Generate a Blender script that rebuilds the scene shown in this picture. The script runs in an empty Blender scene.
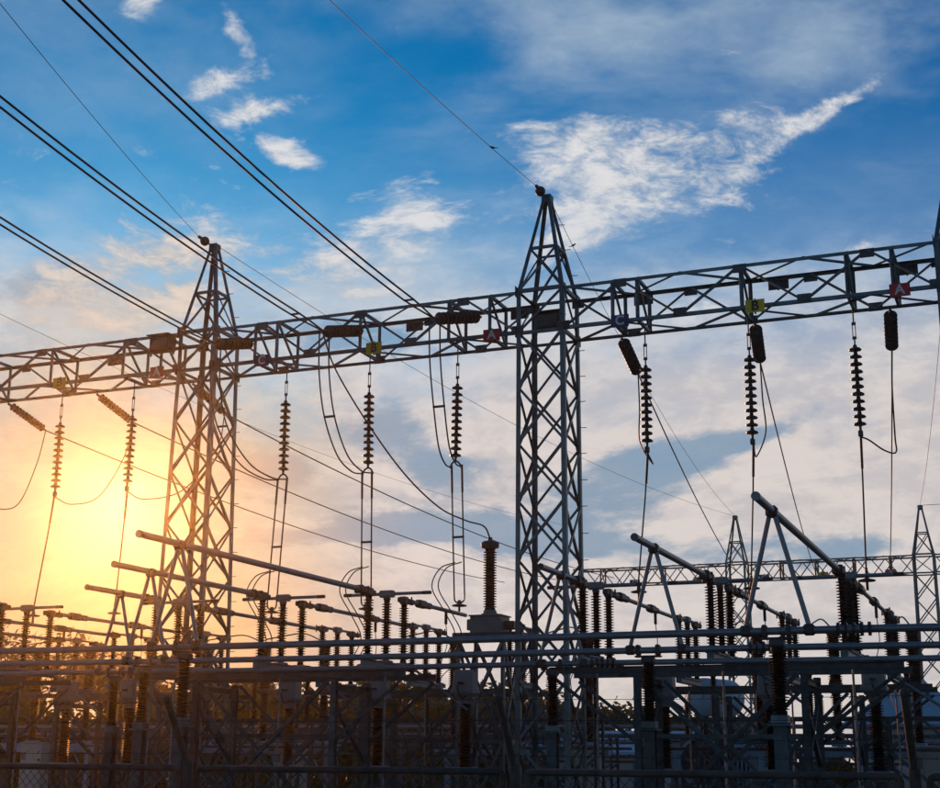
import bpy, bmesh, math, random
from mathutils import Vector, Matrix, Quaternion
random.seed(7)
R = math.radians
scene = bpy.context.scene
COL = scene.collection

# ------------------------------------------------------------------ camera
EYE = 2.35
cam_d = bpy.data.cameras.new('camera')
cam_d.sensor_width = 36.0
cam_d.lens = 36.0 * 1395.1 / 940.0
cam_d.clip_start = 0.1
cam_d.clip_end = 3000
cam = bpy.data.objects.new('camera', cam_d)
COL.objects.link(cam)
cam.matrix_world = (Matrix.Translation((0, 0, EYE)) @ Matrix.Rotation(math.pi / 2 + 0.2549, 4, 'X')
                    @ Matrix.Rotation(0.0079, 4, 'Z'))
scene.camera = cam

# ------------------------------------------------------------------ light
SUN_AZ, SUN_EL = R(-14.2), R(9.7)
SUN_DIR = Vector((math.sin(SUN_AZ) * math.cos(SUN_EL), math.cos(SUN_AZ) * math.cos(SUN_EL), math.sin(SUN_EL)))
sun_d = bpy.data.lights.new('sun', 'SUN')
sun_d.energy = 2.2
sun_d.angle = R(0.6)
sun_d.color = (1.0, 0.34, 0.065)
sun = bpy.data.objects.new('sun', sun_d)
COL.objects.link(sun)
sun.rotation_euler = (-SUN_DIR).to_track_quat('-Z', 'Y').to_euler()

scene.view_settings.view_transform = 'Standard'
scene.view_settings.look = 'None'
scene.view_settings.exposure = 0.0
scene.view_settings.gamma = 1.0
scene.view_settings.use_curve_mapping = False
scene.render.engine = 'CYCLES'
scene.cycles.use_denoising = True
scene.cycles.volume_bounces = 0
scene.cycles.max_bounces = 3
scene.cycles.use_adaptive_sampling = True
scene.cycles.adaptive_threshold = 0.02
scene.cycles.transparent_max_bounces = 8
scene.cycles.sample_clamp_indirect = 4.0

# ------------------------------------------------------------------ sky
world = bpy.data.worlds.new('World')
scene.world = world
world.use_nodes = True
wt = world.node_tree
world.cycles.sampling_method = 'MANUAL'
world.cycles.sample_map_resolution = 256
wt.nodes.clear()


class N:
    """tiny wrapper so that node maths reads as arithmetic"""
    tree = wt

    def __init__(self, sock):
        self.s = sock

    @staticmethod
    def m(op, *a, clamp=False):
        n = N.tree.nodes.new('ShaderNodeMath')
        n.operation = op
        n.use_clamp = clamp
        for i, v in enumerate(a):
            if isinstance(v, N):
                N.tree.links.new(v.s, n.inputs[i])
            else:
                n.inputs[i].default_value = v
        return N(n.outputs[0])

    def __add__(self, o): return N.m('ADD', self, o)
    __radd__ = __add__
    def __sub__(self, o): return N.m('SUBTRACT', self, o)
    def __rsub__(self, o): return N.m('SUBTRACT', o, self)
    def __mul__(self, o): return N.m('MULTIPLY', self, o)
    __rmul__ = __mul__
    def __truediv__(self, o): return N.m('DIVIDE', self, o)


def smooth(x, a, b):
    n = N.tree.nodes.new('ShaderNodeMapRange')
    n.interpolation_type = 'SMOOTHSTEP'
    n.inputs['From Min'].default_value = a
    n.inputs['From Max'].default_value = b
    N.tree.links.new(x.s, n.inputs['Value'])
    return N(n.outputs['Result'])


def mixc(f, a, b, blend='MIX'):
    n = N.tree.nodes.new('ShaderNodeMix')
    n.data_type = 'RGBA'
    n.blend_type = blend
    for sock, v in ((n.inputs[0], f), (n.inputs[6], a), (n.inputs[7], b)):
        if isinstance(v, N):
            N.tree.links.new(v.s, sock)
        elif isinstance(v, (int, float)):
            sock.default_value = v
        else:
            sock.default_value = (*v, 1)
    return N(n.outputs[2])


def noise(vec, scale, detail=6, rough=0.55, dist=0.0):
    n = N.tree.nodes.new('ShaderNodeTexNoise')
    n.inputs['Scale'].default_value = scale
    n.inputs['Detail'].default_value = detail
    n.inputs['Roughness'].default_value = rough
    n.inputs['Distortion'].default_value = dist
    N.tree.links.new(vec.s, n.inputs['Vector'])
    return N(n.outputs['Fac'])


def combine(x, y, z):
    n = N.tree.nodes.new('ShaderNodeCombineXYZ')
    for i, v in enumerate((x, y, z)):
        if isinstance(v, N):
            N.tree.links.new(v.s, n.inputs[i])
        else:
            n.inputs[i].default_value = v
    return N(n.outputs[0])


tc = wt.nodes.new('ShaderNodeTexCoord')
dirv = N(tc.outputs['Generated'])
sep = wt.nodes.new('ShaderNodeSeparateXYZ')
wt.links.new(dirv.s, sep.inputs[0])
dx, dy, dz = (N(sep.outputs[i]) for i in range(3))
DEG = 180 / math.pi
el = N.m('ARCSINE', dz) * DEG
az = N.m('ARCTAN2', dx, dy) * DEG
dot = dx * SUN_DIR.x + dy * SUN_DIR.y + dz * SUN_DIR.z
ang = N.m('ARCCOSINE', N.m('MINIMUM', dot, 0.999999)) * DEG      # angle from the sun, degrees

sky = wt.nodes.new('ShaderNodeTexSky')
sky.sky_type = 'NISHITA'
sky.sun_disc = False
sky.sun_elevation = SUN_EL
sky.sun_rotation = SUN_AZ
sky.altitude = 50
sky.air_density = 1.0
sky.dust_density = 0.6
sky.ozone_density = 3.0
base = mixc(1.0, N(sky.outputs[0]), (0.0, 0.57, 1.0), 'MULTIPLY')

# cloud deck: thin sheets high up, a broken cream veil low down
flat = combine(dx, dy, dz * 2.4)                                   # stretched sideways like real sheets
warp = noise(flat, 3.0, 2, 0.5)
flat2 = combine(dx + warp * 0.10, dy, dz * 2.4 + warp * 0.16)
n_big = noise(flat2, 4.2, 5, 0.56)
n_mid = noise(flat2, 12.0, 6, 0.62)
n_fine = noise(flat2, 34.0, 7, 0.68, 0.35)


def blob(a, e, ra, re, tilt=0.0):
    """soft patch of cloud centred on an azimuth / elevation (degrees)"""
    c, s_ = math.cos(R(tilt)), math.sin(R(tilt))
    u = (az - a) * (c / ra) + (el - e) * (s_ / ra)
    v = (el - e) * (c / re) - (az - a) * (s_ / re)
    return N.m('EXPONENT', (u * u + v * v) * -1.0)


def total(items):
    t = items[0]
    for i in items[1:]:
        t = t + i
    return t


low = 1.0 - smooth(el + (n_big - 0.5) * 18.0 + (n_mid - 0.5) * 9.0, 12.5, 24.6)     # veil thins out with height
veil = N.m('MINIMUM', low * 0.97, 0.97)
high = smooth(n_big + n_mid * 0.45, 0.60, 0.98) * 0.26               # faint high sheets everywhere
high = high + total([blob(7, 30.5, 9, 2.2, 0), blob(17.5, 27.8, 6, 1.8, 10), blob(2, 27.6, 5, 1.6, 10)]) * 0.46 * smooth(n_big * 0.7 + n_mid * 0.3, 0.36, 0.66)
# broken white tufts
tuft_where = total([blob(5.4, 23.1, 4.6, 2.1, 8), blob(9.8, 23.5, 4.0, 1.8, 18), blob(15.6, 25.4, 2.4, 0.40, 22), blob(4.6, 21.0, 2.6, 0.55, 24), blob(12.4, 24.3, 2.0, 0.6, 24), blob(4.0, 25.2, 2.2, 0.7, 0),
                    blob(-2.9, 21.4, 2.2, 1.6, 30), blob(-4.6, 19.2, 3.4, 1.6, 10), blob(-10.6, 28.6, 1.3, 0.6, -50), blob(-8.7, 24.4, 1.5, 0.45, -8),
                    blob(-9.9, 25.6, 1.9, 0.5, 12), blob(-11.6, 26.6, 1.4, 0.6, 20), blob(-14.8, 29.2, 1.4, 0.8, 60), blob(-7.8, 23.9, 1.1, 0.35, 0),
                    blob(-13.0, 19.6, 5.0, 1.9, 6), blob(-16.0, 17.4, 5.0, 1.6, 0), blob(8.5, 17.6, 4.0, 0.7, 4), blob(16.6, 19.8, 1.4, 0.4, 10), blob(11.8, 19.2, 2.6, 0.4, 5)])
tn = n_fine * 0.50 + n_mid * 0.50
tuft = smooth(N.m('MINIMUM', tuft_where, 1.0) * 0.62 + (tn - 0.5) * 2.4, 0.22, 0.78) * 0.92
cloud = 1.0 - (1.0 - veil) * (1.0 - N.m('MINIMUM', high, 0.9))

# blue-grey bellies and gaps in the veil
gap_where = total([blob(7.0, 11.4, 3.6, 1.4, 8), blob(-3.4, 13.3, 1.9, 1.0, 0), blob(-1.4, 11.5, 1.8, 0.8, 0), blob(13.4, 8.1, 8, 0.8, 0), blob(2.5, 8.8, 5, 0.9, 0),
                   blob(-7.0, 8.7, 3.0, 0.5, 0), blob(-18, 18.0, 3.0, 1.2, 10), blob(-5.0, 17.0, 4, 0.9, 0), blob(-2.0, 9.2, 3, 0.6, 0), blob(-8.0, 11.3, 2.2, 0.7, 0), blob(11, 12.5, 3, 0.5, 10)])
grey = smooth(n_mid * 0.55 + n_big * 0.20 + n_fine * 0.15 + gap_where * 0.25, 0.52, 0.66)
# light through the cloud: white-hot by the sun, gold round it, cream and grey away from it
lit = mixc(smooth(ang, 3.0, 12.0), (5.4, 4.9, 3.4), (7.3, 6.55, 6.15))
lit = mixc(smooth(el, 13.0, 22.0) * 0.8, lit, (4.9, 6.3, 7.3))
lit = mixc(smooth(el, 9.5, 4.0) * smooth(ang, 15.0, 5.0) * 0.9, lit, (6.6, 3.9, 1.7))   # low air reddens
lit = mixc(smooth(n_fine * 0.45 + n_mid * 0.55, 0.42, 0.58) * 0.62, lit, mixc(1.0, lit, (0.66, 0.71, 0.80), 'MULTIPLY'))
shade = mixc(smooth(ang, 3.0, 13.0), (5.2, 3.9, 2.8), (1.8, 3.0, 4.3))
belly = mixc(grey * 0.82, lit, shade)
puff = mixc(smooth(n_fine * 0.6 + n_mid * 0.4, 0.38, 0.62), (4.3, 5.0, 5.9), (8.0, 7.8, 7.7))          # tufts carry their own light and shade
puff = mixc(smooth(ang, 16.0, 7.0), puff, mixc(1.0, puff, (1.05, 0.86, 0.66), 'MULTIPLY'))
skyc = mixc(cloud, base, belly)
skyc = mixc(tuft * (1.0 - veil * 0.40), skyc, puff)
# the sky falls off away from the low sun
skyc = mixc(smooth(ang, 34.0, 95.0), skyc, mixc(1.0, skyc, (0.31, 0.47, 0.57), 'MULTIPLY'))
# the sun itself, a bright blur behind thin cloud
gl = N.m('EXPONENT', ang * -0.70)
skyc = mixc(gl, skyc, mixc(smooth(ang, 6.0, 1.0), (6.2, 5.6, 3.0), (8.5, 7.8, 5.0)))
bg = wt.nodes.new('ShaderNodeBackground')
bg.inputs['Strength'].default_value = 0.1
wt.links.new(skyc.s, bg.inputs['Color'])
wo = wt.nodes.new('ShaderNodeOutputWorld')
wt.links.new(bg.outputs[0], wo.inputs['Surface'])

# ------------------------------------------------------------------ materials
MATS = {}


def mat(name, col, rough=0.6, metal=0.0, var=0.25, scale=6.0, col2=None, bump=0.0, spec=0.5, coat=0.0):
    m = bpy.data.materials.new(name)
    m.use_nodes = True
    t = m.node_tree
    b = t.nodes['Principled BSDF']
    tcn = t.nodes.new('ShaderNodeTexCoord')
    oi = t.nodes.new('ShaderNodeObjectInfo')
    add = t.nodes.new('ShaderNodeVectorMath')
    add.operation = 'ADD'
    t.links.new(tcn.outputs['Object'], add.inputs[0])
    geo = t.nodes.new('ShaderNodeNewGeometry')
    t.links.new(geo.outputs['Position'], add.inputs[0])
    t.links.new(oi.outputs['Random'], add.inputs[1])
    nz = t.nodes.new('ShaderNodeTexNoise')
    nz.inputs['Scale'].default_value = scale
    nz.inputs['Detail'].default_value = 6
    nz.inputs['Roughness'].default_value = 0.65
    t.links.new(add.outputs[0], nz.inputs['Vector'])
    ramp = t.nodes.new('ShaderNodeValToRGB')
    c2 = col2 or tuple(c * (1 - var) for c in col)
    c1 = tuple(min(1, c * (1 + var)) for c in col)
    ramp.color_ramp.elements[0].position = 0.32
    ramp.color_ramp.elements[1].position = 0.68
    ramp.color_ramp.elements[0].color = (*c2, 1)
    ramp.color_ramp.elements[1].color = (*c1, 1)
    t.links.new(nz.outputs['Fac'], ramp.inputs[0])
    hs = t.nodes.new('ShaderNodeHueSaturation')
    rv = t.nodes.new('ShaderNodeMapRange')
    rv.inputs['To Min'].default_value = 1 - 0.6 * var
    rv.inputs['To Max'].default_value = 1 + 0.6 * var
    t.links.new(oi.outputs['Random'], rv.inputs['Value'])
    t.links.new(rv.outputs[0], hs.inputs['Value'])
    t.links.new(ramp.outputs[0], hs.inputs['Color'])
    t.links.new(hs.outputs[0], b.inputs['Base Color'])
    b.inputs['Metallic'].default_value = metal
    mr = t.nodes.new('ShaderNodeMapRange')
    mr.inputs['To Min'].default_value = max(0.05, rough - 0.12)
    mr.inputs['To Max'].default_value = min(1, rough + 0.12)
    t.links.new(nz.outputs['Fac'], mr.inputs['Value'])
    t.links.new(mr.outputs[0], b.inputs['Roughness'])
    b.inputs['Specular IOR Level'].default_value = spec
    if bump:
        bp = t.nodes.new('ShaderNodeBump')
        bp.inputs['Strength'].default_value = bump
        bp.inputs['Distance'].default_value = 0.02
        t.links.new(nz.outputs['Fac'], bp.inputs['Height'])
        t.links.new(bp.outputs[0], b.inputs['Normal'])
    MATS[name] = m
    return m


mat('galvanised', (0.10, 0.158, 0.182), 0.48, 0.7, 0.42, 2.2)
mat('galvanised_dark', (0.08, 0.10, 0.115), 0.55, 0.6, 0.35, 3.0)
mat('aluminium', (0.22, 0.26, 0.29), 0.45, 0.6, 0.15, 5.0)
mat('yard_steel_shaded', (0.062, 0.10, 0.118), 0.55, 0.55, 0.45, 4.0)  # steel colour darkened to carry the shade low in the yard
mat('glazed', (0.018, 0.015, 0.014), 0.3, 0.0, 0.3, 8.0, spec=0.35)
mat('porcelain', (0.008, 0.010, 0.014), 0.5, 0.0, 0.3, 8.0, spec=0.06)
mat('cable', (0.035, 0.034, 0.036), 0.6, 0.2, 0.2, 8.0)
mat('fitting', (0.05, 0.055, 0.06), 0.5, 0.5, 0.3, 8.0)
mat('grey_paint', (0.21, 0.24, 0.25), 0.55, 0.0, 0.15, 3.0)
mat('cream_paint', (0.58, 0.56, 0.49), 0.5, 0.0, 0.12, 4.0)
mat('blue_grey_paint', (0.24, 0.42, 0.53), 0.5, 0.0, 0.18, 3.0)
mat('sign_red', (0.58, 0.022, 0.03), 0.5, 0, 0.1, 5)
mat('sign_yellow', (0.82, 0.60, 0.02), 0.5, 0, 0.1, 5)
mat('sign_blue', (0.012, 0.045, 0.17), 0.5, 0, 0.1, 5)
mat('letter_white', (0.8, 0.8, 0.8), 0.5, 0, 0.05, 5)
mat('letter_black', (0.02, 0.02, 0.02), 0.5, 0, 0.05, 5)
mat('fence_pipe', (0.085, 0.075, 0.065), 0.7, 0.2, 0.35, 9.0, bump=0.2)
mat('fence_wire', (0.035, 0.035, 0.035), 0.6, 0.3, 0.3, 9.0)
mat('gravel', (0.055, 0.053, 0.05), 0.95, 0, 0.45, 14.0, bump=0.8)
mat('bark', (0.06, 0.045, 0.03), 0.9, 0, 0.3, 9.0)
mat('leaf', (0.035, 0.095, 0.022), 0.6, 0, 0.55, 1.3, col2=(0.022, 0.05, 0.012))
mat('leaf_bright', (0.085, 0.12, 0.025), 0.6, 0, 0.5, 1.3, col2=(0.04, 0.075, 0.015))
mat('render_wall', (0.45, 0.47, 0.48), 0.85, 0, 0.1, 2.0)
mat('roof_sheet', (0.26, 0.46, 0.58), 0.5, 0.1, 0.15, 2.0)
mat('window_glass', (0.02, 0.03, 0.035), 0.1, 0, 0.1, 2.0)
mat('feather', (0.03, 0.028, 0.028), 0.8, 0, 0.2, 20)
# leaves let some of the low sun through
for k in ('leaf', 'leaf_bright'):
    t = MATS[k].node_tree
    MATS[k].node_tree.nodes['Principled BSDF'].inputs['Transmission Weight'].default_value = 0.0
    tr = t.nodes.new('ShaderNodeBsdfTranslucent')
    tr.inputs['Color'].default_value = (0.10, 0.16, 0.03, 1)
    mx = t.nodes.new('ShaderNodeMixShader')
    mx.inputs[0].default_value = 0.15
    t.links.new(t.nodes['Principled BSDF'].outputs[0], mx.inputs[1])
    t.links.new(tr.outputs[0], mx.inputs[2])
    t.links.new(mx.outputs[0], t.nodes['Material Output'].inputs['Surface'])

# ------------------------------------------------------------------ yard frame: s along the gantry, t away from the camera
A = 0.3865
U = Vector((math.cos(A), -math.sin(A), 0))
V = Vector((math.sin(A), math.cos(A), 0))
ORIGIN = Vector((1.8303, 31.4011, 0))


def W(s, t, z=0.0):
    return ORIGIN + U * s + V * t + Vector((0, 0, z))


# ------------------------------------------------------------------ object helpers
def thing(name, label, cat, s=0, t=0, z=0, group=None, rz=None, world_loc=None):
    o = bpy.data.objects.new(name, None)
    o.empty_display_size = 0.2
    COL.objects.link(o)
    o.location = world_loc if world_loc is not None else W(s, t, z)
    o.rotation_euler = (0, 0, -A if rz is None else rz)
    o['label'] = label
    o['category'] = cat
    if group:
        o['group'] = group
    return o


def link(name, me, parent=None, loc=(0, 0, 0), rot=None, scale=(1, 1, 1)):
    o = bpy.data.objects.new(name, me)
    COL.objects.link(o)
    if parent:
        o.parent = parent
    o.location = loc
    if rot is not None:
        o.rotation_mode = 'QUATERNION'
        o.rotation_quaternion = rot
    o.scale = scale
    return o


def struct(o):
    o['kind'] = 'structure'
    return o


def smooth_mesh(me, angle=40):
    me.polygons.foreach_set('use_smooth', [True] * len(me.polygons))
    me.set_sharp_from_angle(angle=R(angle))


def to_mesh(bm, name, m, smooth_angle=None):
    bmesh.ops.recalc_face_normals(bm, faces=bm.faces[:])
    me = bpy.data.meshes.new(name)
    bm.to_mesh(me)
    bm.free()
    me.materials.append(MATS[m])
    if smooth_angle:
        smooth_mesh(me, smooth_angle)
    return me


def poly_mesh(name, v, f, m, smooth_angle=None):
    me = bpy.data.meshes.new(name)
    me.from_pydata(v, [], f)
    me.materials.append(MATS[m])
    me.update()
    if smooth_angle:
        smooth_mesh(me, smooth_angle)
    return me


CACHE = {}


def cached(key, fn):
    if key not in CACHE:
        CACHE[key] = fn()
    return CACHE[key]


def lathe(name, prof, m, n=16, angle=50):
    v, f = [], []
    for (r, z) in prof:
        for i in range(n):
            a = 2 * math.pi * i / n
            v.append((r * math.cos(a), r * math.sin(a), z))
    for k in range(len(prof) - 1):
        for i in range(n):
            j = (i + 1) % n
            f.append((k * n + i, k * n + j, (k + 1) * n + j, (k + 1) * n + i))
    f.append(tuple(range(n))[::-1])
    f.append(tuple((len(prof) - 1) * n + i for i in range(n)))
    return poly_mesh(name, v, f, m, angle)


def unit_tube(m, n=12):
    return cached(('tube', m, n), lambda: lathe('tube_' + m, [(1, 0), (1, 1)], m, n, 50))


def unit_angle(m):
    def mk():
        th = 0.14
        p = [(0, 0), (1, 0), (1, th), (th, th), (th, 1), (0, 1)]
        p = [(x - 0.3, y - 0.3) for x, y in p]
        v = [(x, y, 0) for x, y in p] + [(x, y, 1) for x, y in p]
        f = [tuple(range(6))[::-1], tuple(range(6, 12))] + [(i, (i + 1) % 6, 6 + (i + 1) % 6, 6 + i) for i in range(6)]
        return poly_mesh('angle_bar_' + m, v, f, m)
    return cached(('angle', m), mk)


def unit_h(m):
    """H section, 1 x 1 footprint, unit length"""
    def mk():
        a, b = 0.5, 0.09
        w = 0.06
        p = [(-a, -a), (a, -a), (a, -a + b), (w, -a + b), (w, a - b), (a, a - b), (a, a), (-a, a), (-a, a - b), (-w, a - b), (-w, -a + b), (-a, -a + b)]
        n = len(p)
        v = [(x, y, 0) for x, y in p] + [(x, y, 1) for x, y in p]
        f = [(i, (i + 1) % n, n + (i + 1) % n, n + i) for i in range(n)]
        f += [(0, 1, 2, 11), (11, 2, 3, 10), (10, 3, 4, 9), (9, 4, 5, 8), (8, 5, 6, 7)]
        f += [tuple(reversed([n + k for k in q])) for q in ((0, 1, 2, 11), (11, 2, 3, 10), (10, 3, 4, 9), (9, 4, 5, 8), (8, 5, 6, 7))]
        me = poly_mesh('h_section_' + m, v, f, m)
        return me
    return cached(('h', m), mk)


def box_mesh(sx, sy, sz, m, bevel=0.012):
    def mk():
        bm = bmesh.new()
        bmesh.ops.create_cube(bm, size=1)
        for v in bm.verts:
            v.co = Vector((v.co.x * sx, v.co.y * sy, v.co.z * sz + sz / 2))
        b = min(bevel, 0.3 * min(sx, sy, sz))
        bmesh.ops.bevel(bm, geom=bm.edges[:], offset=b, segments=1, affect='EDGES')
        return to_mesh(bm, 'box_' + m, m)
    return cached(('box', sx, sy, sz, m, bevel), mk)


def box(name, parent, c, size, m, bevel=0.012, rot=None):
    """box standing on its base centre c"""
    return link(name, box_mesh(size[0], size[1], size[2], m, bevel), parent, c, rot)


def orient(d, up=Vector((0, 0, 1)), twist=0.0):
    q = d.to_track_quat('Z', 'Y')
    return q @ Quaternion((0, 0, 1), twist)


def bar(name, parent, p0, p1, w, m='galvanised', kind='angle', twist=0.0, n=12):
    p0, p1 = Vector(p0), Vector(p1)
    d = p1 - p0
    me = {'angle': unit_angle, 'h': unit_h}[kind](m) if kind != 'tube' else unit_tube(m, n)
    return link(name, me, parent, p0, orient(d, twist=twist), (w, w, d.length))


def tube_path(pts, r, n=8, caps=True):
    """vertices and faces of a tube along points"""
    v, f = [], []
    pts = [Vector(p) for p in pts]
    prev = None
    for i, p in enumerate(pts):
        d = (pts[min(i + 1, len(pts) - 1)] - pts[max(i - 1, 0)]).normalized()
        if prev is None:
            x = d.orthogonal().normalized()
        else:
            x = (prev - d * prev.dot(d)).normalized()
        prev = x
        y = d.cross(x)
        for k in range(n):
            a = 2 * math.pi * k / n
            v.append(p + x * (r * math.cos(a)) + y * (r * math.sin(a)))
    for i in range(len(pts) - 1):
        for k in range(n):
            j = (k + 1) % n
            f.append((i * n + k, i * n + j, (i + 1) * n + j, (i + 1) * n + k))
    if caps:
        f.append(tuple(range(n))[::-1])
        f.append(tuple((len(pts) - 1) * n + k for k in range(n)))
    return v, f


def cable(name, parent, pts, r, m='cable', n=6):
    o = Vector(pts[0])
    v, f = tube_path([Vector(p) - o for p in pts], r, n)
    return link(name, poly_mesh(name, v, f, m, 60), parent, o)


def sagged(p0, p1, sag, n=24):
    p0, p1 = Vector(p0), Vector(p1)
    return [p0.lerp(p1, k / n) - Vector((0, 0, 4 * sag * (k / n) * (1 - k / n))) for k in range(n + 1)]


def spline(ctrl, n=10):
    """Catmull-Rom through control points"""
    c = [Vector(p) for p in ctrl]
    c = [c[0] * 2 - c[1]] + c + [c[-1] * 2 - c[-2]]
    out = []
    for i in range(1, len(c) - 2):
        a, b, d, e = c[i - 1], c[i], c[i + 1], c[i + 2]
        for k in range(n):
            u = k / n
            out.append(0.5 * ((2 * b) + (d - a) * u + (2 * a - 5 * b + 4 * d - e) * u * u + (3 * b - a - 3 * d + e) * u ** 3))
    out.append(c[-2])
    return out


def wire_thing(name, label, cat, pts, r, group=None, m='cable', n=6):
    """a top-level wire given in yard coordinates"""
    w = [W(*p) for p in pts]
    o = cable(name, None, w, r, m, n)
    o['label'] = label
    o['category'] = cat
    if group:
        o['group'] = group
    return o


def post_prof(h, core, shed, n):
    p = [(core * 1.25, 0), (core * 1.25, 0.05), (core, 0.055)]
    pitch = (h - 0.11) / n
    for k in range(n):
        z = 0.055 + k * pitch
        p += [(core, z + 0.18 * pitch), (shed, z + 0.40 * pitch), (shed, z + 0.50 * pitch), (core, z + 0.82 * pitch)]
    p += [(core, h - 0.055), (core * 1.2, h - 0.05), (core * 1.2, h)]
    return p


def post_mesh(h, core, shed, n):
    return cached(('post', h, core, shed, n), lambda: lathe('ribbed_post', post_prof(h, core, shed, n), 'porcelain', 14, 35))


def strain_disc_mesh(r, h):
    p = [(0.28 * r, 0), (0.28 * r, 0.20 * h), (0.92 * r, 0.26 * h), (r, 0.34 * h), (0.97 * r, 0.44 * h), (0.55 * r, 0.56 * h), (0.34 * r, 0.64 * h), (0.28 * r, h)]
    return cached(('sdisc', r, h), lambda: lathe('strain_disc', p, 'glazed', 16, 50))


def disc_mesh(r, h):
    p = [(0.28 * r, 0), (0.28 * r, 0.12 * h), (0.55 * r, 0.16 * h), (0.98 * r, 0.24 * h), (r, 0.34 * h), (0.80 * r, 0.50 * h), (0.36 * r, 0.62 * h), (0.30 * r, 0.95 * h), (0.22 * r, h)]
    return cached(('disc', r, h), lambda: lathe('insulator_disc', p, 'glazed', 16, 50))


# ------------------------------------------------------------------ ground
def build_ground():
    bm = bmesh.new()
    bmesh.ops.create_grid(bm, x_segments=40, y_segments=40, size=900)
    me = to_mesh(bm, 'ground', 'gravel')
    o = link('ground', me)
    struct(o)


build_ground()


# ------------------------------------------------------------------ lattice towers
def tower(label, s, t, peak, ztop, zbot, hw_top, hw_base, big=True, group=None, member=1.0, lift=0.0):
    T = thing('lattice_tower', label, 'tower', s, t, group=group)
    mat_ = 'galvanised'

    def hw(z):
        if z <= zbot:
            return hw_base + (hw_top - hw_base) * z / zbot
        return hw_top
    cs = [(-1, -1), (1, -1), (1, 1), (-1, 1)]
    ring = ztop + (peak - ztop) * 0.44
    rw = hw_top * 0.60
    tw = 0.09
    lw = 0.108 * member
    bw = 0.060 * member
    tws = [0, math.pi / 2, math.pi, -math.pi / 2]

    def leg_pt(c, z):
        if z <= ztop:
            h = hw(z)
        elif z <= ring:
            h = hw_top + (rw - hw_top) * (z - ztop) / (ring - ztop)
        else:
            h = rw + (tw - rw) * (z - ring) / (peak - 0.2 - ring)
        return Vector((c[0] * h, c[1] * h, z))
    for i, c in enumerate(cs):
        for z0, z1, k in ((0, zbot, 1), (zbot, ztop, 1), (ztop, ring, 0.85), (ring, peak - 0.2, 0.75)):
            p0, p1 = leg_pt(c, z0), leg_pt(c, z1)
            d = (p1 - p0)
            # L section opening to the inside of the tower
            x = Vector((-c[0], 0, 0))
            zax = d.normalized()
            y = zax.cross(x)
            o = bar('leg', T, p0, p1, lw * k, mat_)
            q = zax.to_track_quat('Z', 'Y')
            ang_ = math.atan2(-c[1], -c[0]) - math.pi / 4
            # turn the profile so that its corner points outwards
            ex = q @ Vector((1, 0, 0))
            cur = math.atan2(ex.y, ex.x)
            o.rotation_quaternion = q @ Quaternion((0, 0, 1), ang_ - cur)
    # X bracing, panel by panel, on the four faces
    npan = 9
    zs = [zbot * (1 - k / npan) for k in range(npan + 1)][::-1]
    panels = list(zip(zs[:-1], zs[1:]))
    for z0, z1 in panels:
        for i in range(4):
            a, b = cs[i], cs[(i + 1) % 4]
            out = Vector(((a[0] + b[0]) / 2, (a[1] + b[1]) / 2, 0)) * 0.012
            bar('brace', T, leg_pt(a, z0) + out, leg_pt(b, z1) + out, bw)
            bar('brace', T, leg_pt(b, z0) - out * 3, leg_pt(a, z1) - out * 3, bw, twist=1.57)
    for z0, z1, sc in ((zbot, ztop, 0.8), (ztop, ring, 0.75)):
        for i in range(4):
            a, b = cs[i], cs[(i + 1) % 4]
            out = Vector(((a[0] + b[0]) / 2, (a[1] + b[1]) / 2, 0)) * 0.012
            if i % 2 == 0:
                bar('brace', T, leg_pt(a, z0) + out, leg_pt(b, z1) + out, bw * sc)
                if z0 > zbot:
                    bar('brace', T, leg_pt(b, z0) - out * 3, leg_pt(a, z1) - out * 3, bw * sc)
            else:
                bar('brace', T, leg_pt(b, z0) + out, leg_pt(a, z1) + out, bw * sc)
    for z, sc in ((zbot - 0.02, 1.0), (ztop + 0.02, 1.1), (ring, 0.85)):
        for i in range(4):
            a, b = cs[i], cs[(i + 1) % 4]
            bar('ring_bar', T, leg_pt(a, z), leg_pt(b, z), bw * 1.25 * sc)
    # cap with the earth-wire bracket
    box('peak_cap', T, (0, 0, peak - 0.22), (0.24, 0.24, 0.22), 'galvanised', 0.02)
    if big:
        for i, c in enumerate(cs):
            for z in (zbot, ztop):
                p = leg_pt(c, z)
                box('gusset_plate', T, (p.x + c[0] * 0.028, p.y * 1.0, z - 0.13), (0.015, 0.26, 0.26), 'galvanised_dark', 0.003)
        me = unit_tube('fitting', 6)
        k = 0
        z = 3.0
        while z < peak - 0.7:
            p = leg_pt((1, 1), z)
            o = link('step_bolt', me, T, p, Vector((1, 0.25 if k % 2 else -0.1, 0)).to_track_quat('Z', 'Y'), (0.009, 0.009, 0.17))
            z += 0.62
            k += 1
        # earth-wire damper / clamp on its arm, toward the incoming line
        arm = bar('earth_wire_arm', T, (0, 0, peak - 0.06), (-0.02, -0.36, peak - 0.08), 0.025, 'fitting', 'tube', n=8)
        bm = bmesh.new()
        bmesh.ops.create_uvsphere(bm, u_segments=14, v_segments=9, radius=0.125)
        link('clamp_ball', to_mesh(bm, 'clamp_ball', 'fitting', 60), T, (-0.02, -0.46, peak - 0.07))
        box('clamp_lug', T, (-0.02, -0.66, peak - 0.08), (0.07, 0.20, 0.07), 'fitting', 0.01)
    for c in cs:
        p = leg_pt(c, 0)
        box('footing', T, (p.x, p.y, -0.02), (0.5, 0.5, 0.22), 'render_wall', 0.02)
    return T


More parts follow.
